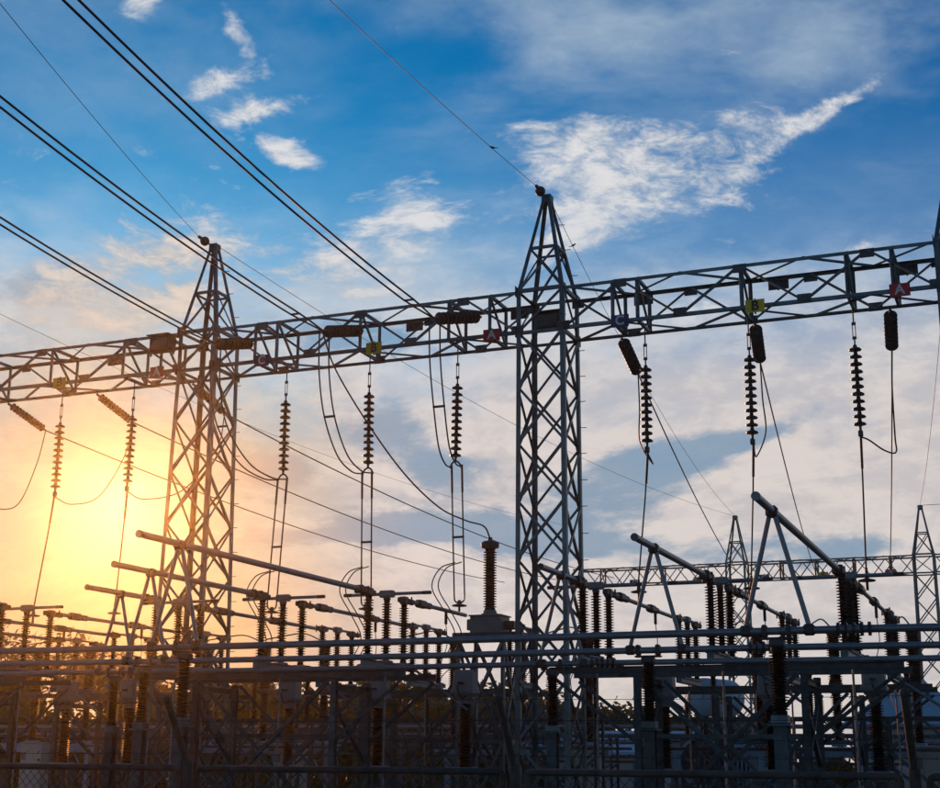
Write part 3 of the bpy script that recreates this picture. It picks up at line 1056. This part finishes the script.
# far left second phase: its tubes cross the left edge
rear_tube('thin tube crossing the left edge, upper of the two', -14.5, -1.6, 3.6, CG)
disconnect('rear closed disconnect switch second from the left edge', -14.5, 4.75, RG, opened=False, zc=ZH + 0.03)
rear_tube('thin tube crossing the left edge, lower of the two', -17.1, -1.6, 4.6, CG)
disconnect('rear closed disconnect switch nearest the left edge', -17.1, 5.6, RG, opened=False, zc=ZH + 0.03)


# ------------------------------------------------------------------ steel support frames under the switches
def frame(label, s_cols, t0, t1, ztop, group, s_ext=1.2, zx=(3.85, 1.0), sz=0.125):
    T = thing('support_frame', label, 'steel frame', s_cols[0], (t0 + t1) / 2, 0, group)
    o = s_cols[0]
    ht = (t1 - t0) / 2
    for sy in (-1, 1):
        y = sy * ht
        bar('main_beam', T, (-s_ext, y, ztop - 0.12), (s_cols[-1] - o + s_ext, y, ztop - 0.12), 0.12, 'yard_steel_shaded', 'h', twist=0)
        for c in s_cols:
            bar('column', T, (c - o, y, 0), (c - o, y, ztop - 0.235), sz, 'yard_steel_shaded', 'h')
            box('footing', T, (c - o, y, -0.02), (0.6, 0.6, 0.2), 'render_wall', 0.02)
        for a, b in zip(s_cols[:-1], s_cols[1:]):
            a, b = a - o, b - o
            yo = y + sy * 0.05
            bar('brace', T, (a + 0.1, yo, zx[0]), (b - 0.1, yo, zx[1]), 0.075, 'yard_steel_shaded')
            bar('brace', T, (b - 0.1, yo + 0.03 * sy, zx[0]), (a + 0.1, yo + 0.03 * sy, zx[1]), 0.075, 'yard_steel_shaded', twist=1.57)
            bar('strut', T, (a, y, 2.75), (b, y, 2.75), 0.07, 'yard_steel_shaded')
        for c, sg in ((s_cols[0] - o, -1), (s_cols[-1] - o, 1)):
            bar('knee_brace', T, (c + sg * s_ext * 0.95, y + sy * 0.04, ztop - 0.26), (c, y + sy * 0.04, ztop - 1.5), 0.07, 'yard_steel_shaded')
    for c in s_cols:
        bar('tie', T, (c - o, -ht, ztop - 0.7), (c - o, ht, ztop - 1.9), 0.08, 'yard_steel_shaded')
        bar('tie', T, (c - o, ht, ztop - 0.7), (c - o, -ht, ztop - 1.9), 0.08, 'yard_steel_shaded', twist=1.5)
        bar('cross_beam', T, (c - o, -ht, ztop - 0.38), (c - o, ht, ztop - 0.38), 0.12, 'yard_steel_shaded', 'h')


GF = 'steel frames under the switches'
frame('braced steel frame under the front switches right of the centre tower', [3.0, 6.1], -3.75, -2.2, 4.11, GF, 1.75)
frame('braced steel frame under the front switches between left and centre towers', [-6.7, -3.4], -3.75, -2.2, 4.11, GF, 1.6)
frame('braced steel frame under the front switch at the left edge', [-16.0, -12.8], -3.75, -2.2, 4.11, GF, 1.6)
frame('braced steel frame under the rear switches at the right', [2.8, 6.0], 4.0, 5.5, 4.11, GF, 1.75)
frame('braced steel frame under the rear switches behind the left bay', [-6.6, -3.6], 4.0, 6.0, 4.11, GF, 1.75)
frame('braced steel frame under the rear switches behind the left tower', [-16.4, -12.9], 4.0, 6.0, 4.11, GF, 1.75)


def rear_row(label, s_cols, t, ztop, posts_on):
    T = thing('bus_stand', label, 'steel frame', s_cols[0], t, 0, 'low lattice stands behind the switches')
    o = s_cols[0]
    for sy in (-0.35, 0.35):
        bar('top_beam', T, (-0.8, sy, ztop), (s_cols[-1] - o + 0.8, sy, ztop), 0.10, 'yard_steel_shaded')
        bar('lower_beam', T, (-0.8, sy, ztop - 0.75), (s_cols[-1] - o + 0.8, sy, ztop - 0.75), 0.07, 'yard_steel_shaded')
        for c in s_cols:
            bar('column', T, (c - o, sy, 0), (c - o, sy, ztop), 0.09, 'yard_steel_shaded')
        for a, b in zip(s_cols[:-1], s_cols[1:]):
            n = 3
            for k in range(n):
                x0, x1 = a - o + (b - a) * k / n, a - o + (b - a) * (k + 1) / n
                bar('lacing', T, (x0, sy, ztop - 0.75 if k % 2 == 0 else ztop), (x1, sy, ztop if k % 2 == 0 else ztop - 0.75), 0.045, 'galvanised')
            bar('brace', T, (a - o, sy, ztop - 0.8), (b - o, sy, 0.6), 0.055, 'galvanised')
            bar('brace', T, (b - o, sy * 1.03, ztop - 0.8), (a - o, sy * 1.03, 0.6), 0.055, 'galvanised', twist=1.57)
    for x in posts_on:
        link('insulator', post_mesh(1.05, 0.055, 0.105, 18), T, (x - o, 0, ztop + 0.06))
        box('seat', T, (x - o, 0, ztop + 0.01), (0.2, 0.8, 0.05), 'galvanised', 0.006)
        box('terminal_head', T, (x - o, 0, ztop + 1.11), (0.16, 0.16, 0.09), 'fitting', 0.02)
        cable('lead', T, spline([(x - o, 0, ztop + 1.2), (x - o - 0.25, -0.4, ztop + 1.45), (x - o - 0.3, -1.2, ztop + 1.1), (x - o - 0.1, -1.8, ztop + 0.7)]), 0.013)


rear_row('low lattice stand with short black posts behind the right-hand rear switches', [1.6, 4.0, 6.4, 8.8], 7.4, 3.35, (2.0, 4.5, 6.9))
rear_row('low lattice stand with short black posts behind the tall bushing', [-8.4, -6.0, -3.6, -1.2], 7.6, 3.35, (-7.8, -5.1, -2.6, -1.3))
rear_row('low lattice stand with short black posts behind the left tower', [-17.0, -14.6, -12.2, -9.8], 7.6, 3.35, (-16.6, -14.2, -12.0, -10.2))
rear_row('low lattice stand farther back at the right, in front of the transformer', [3.4, 5.8, 8.2, 10.6], 12.6, 3.0, (4.0, 6.4, 8.6))
rear_row('low lattice stand farther back seen through the centre tower base', [-9.5, -7.1, -4.7, -2.3], 12.8, 3.0, (-8.6, -6.2, -3.8))
rear_row('low lattice stand farther back at the left behind the grey-headed transformers', [-24.0, -21.0, -18.0, -15.0, -12.0], 12.8, 3.2, (-22.8, -19.6, -16.6, -13.4))


# ------------------------------------------------------------------ tall bushing on its stand (left of the centre tower)
def bushing():
    T = thing('voltage_transformer', 'tall black bushing on a grey tank left of the centre tower', 'transformer', -2.03, 1.5)
    hw = 0.56
    zt = 5.07
    cs = [(-hw, -hw), (hw, -hw), (hw, hw), (-hw, hw)]
    for c in cs:
        bar('column', T, (c[0], c[1], 0), (c[0], c[1], zt), 0.11, 'galvanised', 'angle')
    for i in range(4):
        a, b = cs[i], cs[(i + 1) % 4]
        for z0, z1 in ((0.4, 2.7), (2.7, 5.0)):
            bar('brace', T, (a[0], a[1], z0), (b[0], b[1], z1), 0.075)
            bar('brace', T, (b[0], b[1], z0), (a[0], a[1], z1), 0.075, twist=1.5)
        bar('strut', T, (a[0], a[1], 2.7), (b[0], b[1], 2.7), 0.07)
    box('platform', T, (0.15, 0, zt), (1.7, 1.3, 0.12), 'galvanised_dark', 0.01)
    box('tank', T, (0, 0, zt + 0.125), (0.78, 0.62, 0.40), 'grey_paint', 0.014)
    box('tank_lid', T, (0, 0, zt + 0.528), (0.84, 0.68, 0.035), 'grey_paint', 0.006)
    box('terminal_box', T, (-0.47, 0.0, zt + 0.22), (0.14, 0.3, 0.26), 'grey_paint', 0.02)
    box('terminal_box', T, (0.52, 0.0, zt + 0.22), (0.24, 0.2, 0.2), 'fitting', 0.02)
    link('flange', cached('flg', lambda: lathe('flange', [(0.21, 0), (0.21, 0.04), (0.17, 0.05), (0.155, 0.12)], 'grey_paint', 20)), T, (0, 0, zt + 0.566))
    link('insulator', post_mesh(1.48, 0.105, 0.165, 22), T, (0, 0, zt + 0.688))
    link('cap', cached('bcap', lambda: lathe('bushing_cap', [(0.15, 0), (0.21, 0.02), (0.22, 0.07), (0.22, 0.13), (0.17, 0.17), (0.06, 0.19), (0.05, 0.27)], 'fitting', 20)), T, (0, 0, zt + 2.17))
    return zt + 2.42


ztop = bushing()
e = FRONT_END[1]
wire_thing('jumper_wire', 'long sagging wire from the middle conductor pair to the tall bushing', 'wire',
           spline([(e[0] - 0.05, e[1], e[2]), (-4.6, -1.9, 11.1), (-4.0, -1.4, 9.9), (-3.3, -0.8, 8.75), (-2.75, 0.0, 8.05), (-2.35, 0.7, 7.82), (-2.10, 1.25, 7.75), (-2.03, 1.5, ztop)], 12), 0.020)


# ------------------------------------------------------------------ current transformers (grey heads)
def current_transformer(label, s, t, zh=3.72):
    T = thing('current_transformer', label, 'transformer', s, t, 0, 'current transformers behind the gantry')
    for x in (-0.2, 0.2):
        for y in (-0.2, 0.2):
            bar('leg', T, (x, y, 0), (x, y, 1.95), 0.08)
    for sg in (-1, 1):
        bar('brace', T, (-0.2, sg * 0.2, 0.3), (0.2, sg * 0.2, 1.9), 0.05)
        bar('brace', T, (0.2, sg * 0.2, 0.3), (-0.2, sg * 0.2, 1.9), 0.05)
    box('base_box', T, (0, 0, 1.95), (0.5, 0.5, 0.2), 'grey_paint', 0.02)
    link('insulator', post_mesh(1.36, 0.10, 0.165, 24), T, (0, 0, 2.15))
    link('neck', cached('ctn', lambda: lathe('head_neck', [(0.14, 0), (0.15, 0.1), (0.22, 0.16), (0.25, 0.22)], 'grey_paint', 18)), T, (0, 0, 3.505))
    box('head', T, (0, 0, zh), (0.46, 0.42, 0.52), 'grey_paint', 0.05)
    box('skirt', T, (0, 0, zh - 0.01), (0.52, 0.48, 0.10), 'grey_paint', 0.02)
    for y in (-0.28, 0.28):
        box('terminal', T, (0.0, y, zh + 0.2), (0.10, 0.18, 0.05), 'fitting', 0.01)
    cable('lead', T, spline([(0, -0.36, zh + 0.22), (0.02, -0.5, zh + 0.1), (0.1, -0.45, zh - 0.1), (0.14, -0.3, zh - 0.05)]), 0.02)


for s, t, lab in ((-7.5, 1.75, 'grey-headed current transformer just right of the left tower base'), (-5.0, 1.65, 'grey-headed current transformer below the twin droppers, left of centre'), (-1.85, -0.45, 'grey-headed current transformer under the tall bushing'),
                  (2.0, 2.2, 'grey-headed current transformer behind the black post right of the centre tower'), (4.5, 1.6, 'grey-headed current transformer behind the tallest black post at right'), (6.9, 0.1, 'grey-headed current transformer nearest the right edge'),
                  (-13.9, 1.2, 'grey-headed current transformer nearest the left edge'), (-11.6, 0.8, 'grey-headed current transformer left of the left tower')):
    current_transformer(lab, s, t)


# ------------------------------------------------------------------ circuit breakers
def breaker(label, s, t, gap=2.0, cab=-1.6):
    T = thing('circuit_breaker', label, 'circuit breaker', s, t, 0, 'circuit breakers')
    box('channel', T, (0, 0, 2.42), (2 * gap + 1.2, 0.30, 0.28), 'blue_grey_paint', 0.02)
    box('nameplate', T, (0.5, -0.165, 2.50), (0.30, 0.02, 0.15), 'galvanised_dark', 0.004)
    for x in (-gap - 0.2, gap + 0.2):
        bar('leg', T, (x, 0, 0), (x, 0, 2.42), 0.16, 'blue_grey_paint', 'h')
        bar('leg_brace', T, (x * 0.75, 0, 2.42), (x, 0, 1.5), 0.07, 'blue_grey_paint')
    for x in (-gap, 0, gap):
        box('pole_base', T, (x, 0, 2.705), (0.36, 0.36, 0.10), 'blue_grey_paint', 0.02)
        link('support_insulator', post_mesh(1.42, 0.10, 0.155, 24), T, (x, 0, 2.806))
        box('mid_terminal', T, (x, 0, 4.23), (0.34, 0.34, 0.16), 'fitting', 0.03)
        link('interrupter', post_mesh(1.25, 0.14, 0.20, 20), T, (x, 0, 4.395))
        box('top_pad', T, (x, 0, 5.65), (0.36, 0.30, 0.09), 'fitting', 0.02)
        box('top_terminal', T, (x + 0.05, -0.1, 5.745), (0.14, 0.3, 0.07), 'fitting', 0.01)
        cable('lead', T, spline([(x, -0.2, 5.8), (x - 0.1, -1.2, 5.95), (x - 0.1, -2.6, 5.75), (x - 0.05, -3.5, 5.6)]), 0.02)
    C = box('control_cabinet', T, (cab, -0.55, 1.15), (0.84, 0.62, 1.54), 'cream_paint', 0.02)
    box('roof', C, (0, 0, 1.545), (0.92, 0.72, 0.04), 'cream_paint', 0.008)
    box('door', C, (0.12, -0.318, 0.08), (0.60, 0.018, 1.44), 'cream_paint', 0.006)
    box('handle', C, (0.34, -0.34, 0.98), (0.05, 0.03, 0.09), 'fitting', 0.005)
    box('vent', C, (-0.29, -0.316, 1.02), (0.2, 0.014, 0.24), 'grey_paint', 0.003)
    box('cabinet_stand', C, (0, 0, -1.16), (0.7, 0.5, 1.15), 'galvanised_dark', 0.01)


breaker('three-pole circuit breaker at right behind the rear switches with cream cabinet', 4.9, 9.3, 2.05, 2.35)
breaker('three-pole circuit breaker behind the centre tower with cream cabinet', -4.2, 9.6, 2.1, 2.1)
breaker('three-pole circuit breaker at left of centre with cream cabinet under a black post', -12.6, 9.2, 2.1, 1.35)
breaker('three-pole circuit breaker at the far left with cream cabinet', -21.4, 9.2, 2.1, 0.7)

# ------------------------------------------------------------------ low pipes far behind, crossing the whole yard
for k, (z, lab) in enumerate(((3.40, 'top one of three pale distant pipes near the horizon'), (3.13, 'middle one of three pale distant pipes near the horizon'), (2.92, 'lowest one of three pale distant pipes near the horizon'))):
    T = thing('distant_pipe', lab, 'pipe', -38, 17 + k * 1.2, 0, 'distant pipes')
    bar('pipe', T, (0, 0, z), (64, 0, z), 0.075, 'aluminium', 'tube', n=10)
    for i in range(11):
        bar('stand', T, (2 + i * 6, 0, 0), (2 + i * 6, 0, z - 0.08), 0.12, 'galvanised', 'h')


# ------------------------------------------------------------------ power transformer at right with cooling fan
def transformer():
    T = thing('power_transformer', 'pale blue power transformer with big cooling fan and conservator, right of centre', 'transformer', 0.6, 15.2)
    box('tank', T, (0, 1.0, 0.4), (3.6, 2.0, 2.5), 'blue_grey_paint', 0.04)
    box('lid', T, (0, 1.0, 2.905), (3.8, 2.2, 0.08), 'blue_grey_paint', 0.01)
    for i in range(9):
        box('radiator_fin', T, (-1.0 + i * 0.13 + 1.15, -0.45, 0.8), (0.05, 0.8, 1.85), 'blue_grey_paint', 0.01)
    box('radiator_header', T, (0.7, -0.45, 2.66), (1.3, 0.3, 0.14), 'blue_grey_paint', 0.03)
    # fan
    v, f = [], []
    n, r0, r1, d = 28, 0.70, 0.78, 0.22
    for i in range(n):
        a = 2 * math.pi * i / n
        for r, y in ((r0, -d / 2), (r1, -d / 2), (r1, d / 2), (r0, d / 2)):
            v.append((r * math.cos(a), y, r * math.sin(a)))
    for i in range(n):
        j = (i + 1) % n
        for k in range(4):
            f.append((i * 4 + k, j * 4 + k, j * 4 + (k + 1) % 4, i * 4 + (k + 1) % 4))
    c = (-0.55, -0.75, 2.27)
    F = link('fan_shroud', poly_mesh('fan_shroud', v, f, 'blue_grey_paint', 40), T, c)
    link('hub', unit_tube('galvanised_dark', 12), F, (0, 0.08, 0), Vector((0, -1, 0)).to_track_quat('Z', 'Y'), (0.11, 0.11, 0.16))
    for i in range(9):
        a = 2 * math.pi * i / 9
        q = Quaternion((0, 1, 0), a)
        bl = box('blade', F, (0, 0, 0), (0.13, 0.02, 0.66), 'galvanised', 0.004, rot=q @ Quaternion((0, 0, 1), 0.6))
    box('fan_frame', T, (-0.55, -0.5, 0.4), (1.5, 0.2, 2.70), 'galvanised_dark', 0.02)
    # conservator drum on its stand
    d1 = cached('drum', lambda: lathe('conservator', [(0.22, -0.98), (0.45, -0.94), (0.58, -0.84), (0.61, -0.74), (0.61, 0.74), (0.58, 0.84), (0.45, 0.94), (0.22, 0.98)], 'blue_grey_paint', 26, 50))
    link('conservator', d1, T, (-0.5, 1.2, 4.3), Vector((0.35, 1, 0)).to_track_quat('Z', 'Y'))
    for x in (-0.35, 0.45):
        bar('drum_stand', T, (x - 0.6, 1.0, 2.98), (x - 0.6, 1.0, 3.68), 0.14, 'blue_grey_paint', 'h')
    for i, x in enumerate((-1.3, -0.75, 1.2)):
        link('turret_bushing', post_mesh(1.1, 0.09, 0.15, 18), T, (x, 0.6, 2.99))


transformer()


# ------------------------------------------------------------------ small buildings behind
def house(label, x, y, w, d, h, rh, rz, hip=False):
    T = thing('control_house', label, 'building', world_loc=Vector((x, y, 0)), rz=rz)
    box('wall', T, (0, 0, 0), (w, d, h), 'render_wall', 0.02)
    e = 0.5
    a, b = w / 2 + e, d / 2 + e
    r = 0.0 if hip else a * 0.55
    v = [(-a, -b, h), (a, -b, h), (a, b, h), (-a, b, h), (-r, 0, h + rh), (r + 0.01, 0, h + rh), (-a, -b, h - 0.12), (a, -b, h - 0.12), (a, b, h - 0.12), (-a, b, h - 0.12)]
    f = [(0, 1, 5, 4), (1, 2, 5), (2, 3, 4, 5), (3, 0, 4), (6, 7, 1, 0), (7, 8, 2, 1), (8, 9, 3, 2), (9, 6, 0, 3), (9, 8, 7, 6)]
    v = [(p[0], p[1], p[2] + 0.125) for p in v]
    link('roof', poly_mesh('roof', v, f, 'roof_sheet'), T)
    n = max(2, int(w / 2.2))
    for i in range(n):
        xx = -w / 2 + (i + 0.5) * w / n
        wn = box('window', T, (xx, -d / 2 - 0.02, 1.1), (1.0, 0.05, 1.1), 'grey_paint', 0.01)
        box('pane', wn, (0, -0.028, 0.08), (0.84, 0.012, 0.94), 'window_glass', 0.002)
        box('sill', wn, (0, -0.06, -0.08), (1.16, 0.14, 0.06), 'render_wall', 0.008)


house('pale low building with blue sheet roof, right of the centre tower near the ground', 7.2, 62, 9.0, 5, 2.5, 0.9, -A)
house('pale house with pointed blue roof at the right edge', 19.4, 62, 4.6, 4.6, 3.7, 2.3, -A, hip=True)


# ------------------------------------------------------------------ trees
def tree(label, x, y, h, rad, m, seed, n=6500):
    rnd = random.Random(seed)
    T = thing('tree', label, 'tree', world_loc=Vector((x, y, 0)), rz=rnd.random() * 6, group='trees behind the yard')
    th = h * 0.45
    # trunk and limbs
    v, f = [], []

    def add(pts, rr):
        a, b = tube_taper(pts, rr, 7)
        k = len(v)
        v.extend(a)
        f.extend(tuple(i + k for i in q) for q in b)
    lean = Vector((rnd.uniform(-.4, .4), rnd.uniform(-.4, .4), 0))
    top = Vector((0, 0, h * 0.8)) + lean
    add([Vector((0, 0, -0.1)), Vector((0, 0, th * 0.5)) + lean * 0.2, Vector((0, 0, th)) + lean * 0.5, top], [0.20, 0.15, 0.11, 0.03])
    cl = []
    for i in range(11):
        a = rnd.random() * 6.28
        z0 = rnd.uniform(0.25, 0.7) * h
        ln = rad * rnd.uniform(0.5, 0.95)
        e = Vector((math.cos(a) * ln, math.sin(a) * ln, z0 + rnd.uniform(0.1, 0.28) * h))
        s0 = Vector((0, 0, z0)) + lean * (z0 / h)
        add([s0, s0.lerp(e, 0.5) + Vector((0, 0, 0.15)), e], [0.07, 0.045, 0.015])
        cl.append((e, rad * rnd.uniform(0.28, 0.46)))
        cl.append((s0.lerp(e, 0.6) + Vector((rnd.uniform(-.4, .4), rnd.uniform(-.4, .4), rnd.uniform(-.2, .5))), rad * rnd.uniform(0.25, 0.4)))
    cl.append((top, rad * 0.36))
    cl.append((top - Vector((0, 0, 0.18 * h)), rad * 0.46))
    link('trunk', poly_mesh('trunk', v, f, 'bark', 60), T)
    v, f = [], []
    for i in range(n):
        c, r = cl[rnd.randrange(len(cl))]
        d = Vector((rnd.gauss(0, 1), rnd.gauss(0, 1), rnd.gauss(0, 0.8))).normalized() * (r * rnd.random() ** 0.4)
        p = c + d
        if p.z < 0.4:
            continue
        u = Vector((rnd.gauss(0, 1), rnd.gauss(0, 1), rnd.gauss(0, 1))).normalized()
        w = u.orthogonal().normalized()
        sz = rnd.uniform(0.11, 0.24)
        k = len(v)
        v += [p - u * sz, p + w * sz * 0.5, p + u * sz, p - w * sz * 0.5]
        f.append((k, k + 1, k + 2, k + 3))
    link('crown', poly_mesh('crown', v, f, m), T)


def tube_taper(pts, rr, n):
    v, f = tube_path(pts, 1.0, n)
    out = []
    for i, p in enumerate(pts):
        for k in range(n):
            out.append(p + (v[i * n + k] - p) * rr[i])
    return out, f


TREES = [(-25.5, 74, 9.2, 3.4, 'leaf'), (-22.0, 66, 6.6, 2.8, 'leaf_bright'), (-18.0, 71, 8.0, 3.0, 'leaf'), (-14.2, 66, 5.9, 2.6, 'leaf'), (-10.5, 70, 6.2, 2.8, 'leaf_bright'), (-6.8, 66, 5.4, 2.6, 'leaf'),
         (-3.4, 69, 6.9, 2.6, 'leaf'), (-0.2, 65, 5.4, 2.5, 'leaf_bright'), (2.6, 70, 5.7, 2.6, 'leaf'), (5.4, 76, 5.4, 2.3, 'leaf'), (9.8, 74, 4.8, 2.2, 'leaf_bright'), (13.6, 76, 4.5, 2.2, 'leaf'), (-29.5, 70, 8.0, 3.0, 'leaf'), (23.5, 78, 5.0, 2.3, 'leaf')]
TLAB = ['tall dark tree at the left edge, behind the nearest cabinet', 'bright leafy tree at far left behind the grey-headed transformers', 'dark tree behind the left bus supports', 'dark low tree below the left tower', 'yellow-green tree right of the left tower base',
        'dark low tree behind the left-centre cabinet', 'dark tree between the two left-centre grey heads', 'yellow-green tree left of the tall bushing stand', 'dark tree seen through the base of the centre tower', 'dark tree just right of the centre tower base',
        'small bright tree behind the cooling fan', 'small dark tree behind the tallest black post', 'tall dark tree partly cut by the left edge', 'small dark tree at the right edge behind the pointed roof']
for i, ((x, y, h, r, m), lab) in enumerate(zip(TREES, TLAB)):
    tree(lab, x, y, h, r, m, 100 + i)


def hedge():
    """undergrowth along the back of the yard: one mass of leaves"""
    rnd = random.Random(5)
    v, f = [], []
    for i in range(60000):
        x = rnd.uniform(-34, 26)
        y = 60 + rnd.uniform(0, 3.0)
        hmax = 3.2 + 0.6 * math.sin(x * 0.9) + 0.4 * math.sin(x * 2.3 + 1) + (0.7 if x < 4 else -1.3)
        p = Vector((x, y + 4 * (x > 3), hmax * rnd.random() ** 0.7))
        u = Vector((rnd.gauss(0, 1), rnd.gauss(0, 1), rnd.gauss(0, 1))).normalized()
        w = u.orthogonal().normalized()
        sz = rnd.uniform(0.11, 0.25)
        k = len(v)
        v += [p - u * sz, p + w * sz * 0.5, p + u * sz, p - w * sz * 0.5]
        f.append((k, k + 1, k + 2, k + 3))
    o = link('undergrowth', poly_mesh('undergrowth', v, f, 'leaf'))
    o['kind'] = 'stuff'
    o['label'] = 'dark green undergrowth along the back of the yard'
    o['category'] = 'bushes'


hedge()


# ------------------------------------------------------------------ chain-link fence in the foreground
def fence():
    FT0 = -19.2
    posts = [0.25 - 3.0, 0.25, 3.25, 6.24, 9.23, 12.22]
    T = thing('chain_link_fence', 'weathered chain-link fence with pipe frames and barbed wire along the bottom edge', 'fence', posts[0], FT0)
    o = posts[0]
    zr = 2.245
    arm0, arm1 = Vector((0, 0, 2.32)), Vector((0, -0.36, 2.80))
    for p in posts:
        x = p - o
        bar('post', T, (x, 0, 0), (x, 0, 2.30), 0.042, 'fence_pipe', 'tube', n=14)
        P_ = bar('arm', T, (x, 0, 2.28), (x, -0.36, 2.79), 0.030, 'fence_pipe', 'tube', n=12)
        link('arm_cap', cached('armcap', lambda: lathe('arm_cap', [(0.03, 0), (0.034, 0.0), (0.034, 0.03), (0.02, 0.045)], 'fence_pipe', 12)), T, (x, -0.36, 2.79), Vector((0, -0.36, 0.51)).to_track_quat('Z', 'Y'))
    wire_v, wire_f = [], []
    for a, b in zip(posts[:-1], posts[1:]):
        x0, x1 = a - o + 0.10, b - o - 0.10
        r = 0.03
        pts = [(x0, 0, 0.12), (x0, 0, zr - r), (x0 + 0.009, 0, zr - 0.009), (x0 + r, 0, zr), (x1 - r, 0, zr), (x1 - 0.009, 0, zr - 0.009), (x1, 0, zr - r), (x1, 0, 0.12), (x0, 0, 0.12)]
        v, f = tube_path(pts, 0.027, 12)
        link('panel_frame', poly_mesh('panel_frame', v, f, 'fence_pipe', 60), T)
        v, f = [], []
        step, z0, z1 = 0.085, 0.14, zr - 0.02
        H = z1 - z0
        n = int((x1 - x0 + H) / step)
        for sg in (1, -1):
            for i in range(n):
                c = x0 - H + i * step if sg > 0 else x0 + i * step
                # line x = c + sg*(z - z0), clipped to the panel
                za, zb_ = z0, z1
                xa, xb = c, c + sg * H
                if sg > 0:
                    if xa < x0: za, xa = z0 + (x0 - c), x0
                    if xb > x1: zb_, xb = z0 + (x1 - c), x1
                else:
                    if xa > x1: za, xa = z0 + (c - x1), x1
                    if xb < x0: zb_, xb = z0 + (c - x0), x0
                if zb_ - za < 0.02:
                    continue
                vv, ff = tube_path([(xa, sg * 0.0035, za), (xb, sg * 0.0035, zb_)], 0.0026, 4, caps=False)
                k = len(v)
                v += vv
                f += [tuple(q + k for q in t_) for t_ in ff]
        me = link('chain_link_mesh', poly_mesh('chain_link_mesh', v, f, 'fence_wire'), T)
        me['kind'] = 'stuff'
    for j, u in enumerate((0.10, 0.36, 0.64, 0.95)):
        pts = []
        for i in range(len(posts) * 6 - 5):
            x = (posts[-1] - posts[0]) * i / (len(posts) * 6 - 6)
            sag = 0.012 * math.sin(math.pi * ((i % 6) / 6))
            p = Vector((x, 0, 2.30)).lerp(Vector((x, -0.36, 2.79)), u)
            pts.append(p + Vector((0, -0.035, 0.02 - sag)))
        S = cable('barbed_strand', T, pts, 0.0028, 'fence_wire', 4)
        v, f = [], []
        x = 0.05
        while x < posts[-1] - posts[0]:
            c = Vector((x, 0, 2.30)).lerp(Vector((x, -0.36, 2.79)), u) + Vector((0, -0.035, 0.02)) - Vector(pts[0])
            for sg in (-1, 1):
                vv, ff = tube_path([c + Vector((-0.008, sg * 0.012, -0.016)), c + Vector((0.008, -sg * 0.012, 0.016))], 0.0022, 3, caps=False)
                k = len(v)
                v += vv
                f += [tuple(q + k for q in t_) for t_ in ff]
            x += 0.13
        bo = link('barbs', poly_mesh('barbs', v, f, 'fence_wire'), S)
        bo['kind'] = 'stuff'


fence()


# ------------------------------------------------------------------ birds resting on the wires
def bird(label, s, t, z, flip=1):
    T = thing('bird', label, 'bird', s, t, z, 'birds on the earth wires')
    bm = bmesh.new()
    bmesh.ops.create_uvsphere(bm, u_segments=10, v_segments=8, radius=1)
    for v in bm.verts:
        x, y, zz = v.co
        r = 0.045 * (1 - 0.35 * max(0, -x))
        v.co = Vector((x * 0.10 * flip, y * r, zz * r + 0.05 + x * 0.03))
    T.scale = (0.62, 0.62, 0.62)
    link('body', to_mesh(bm, 'body', 'feather', 60), T)
    bm = bmesh.new()
    bmesh.ops.create_uvsphere(bm, u_segments=8, v_segments=6, radius=0.032)
    link('head', to_mesh(bm, 'head', 'feather', 60), T, (0.09 * flip, 0, 0.10))
    box('tail', T, (-0.13 * flip, 0, 0.01), (0.12, 0.04, 0.015), 'feather', 0.003)


def on_in(s, x):
    return 15.43 - 0.10 * x + 0.0022 * x * x


bird('small dark bird on the earth wire above the centre tower, upper left of its peak', 0, -0.76 - 2.9, on_in(0, 2.9), -1)
bp = sagged((0, 0.1, 15.5), (-3.72, FT, FPEAK), 0.9, 30)[2]
bird('small dark bird on the earth wire just right of the centre tower peak', bp.x, bp.y, bp.z)

# ------------------------------------------------------------------ haze volume added to give the veiling lens glare round the sun
def haze():
    bm = bmesh.new()
    bmesh.ops.create_cube(bm, size=1)
    for v in bm.verts:
        v.co = Vector((v.co.x * 2200, v.co.y * 2200, -1.0 + (v.co.z + 0.5) * 18.2))
    me = bpy.data.meshes.new('haze')
    bm.to_mesh(me)
    bm.free()
    m = bpy.data.materials.new('glare_haze')
    m.use_nodes = True
    t = m.node_tree
    t.nodes.clear()
    out = t.nodes.new('ShaderNodeOutputMaterial')
    pv = t.nodes.new('ShaderNodeVolumePrincipled')
    pv.inputs['Color'].default_value = (1.0, 0.95, 0.9, 1)
    pv.inputs['Density'].default_value = 0.00042
    pv.inputs['Anisotropy'].default_value = 0.94
    t.links.new(pv.outputs[0], out.inputs['Volume'])
    me.materials.append(m)
    o = link('haze', me)
    o['kind'] = 'stuff'
    o['label'] = 'thin haze added over the whole yard for the lens glare round the sun'
    o['category'] = 'haze'


haze()
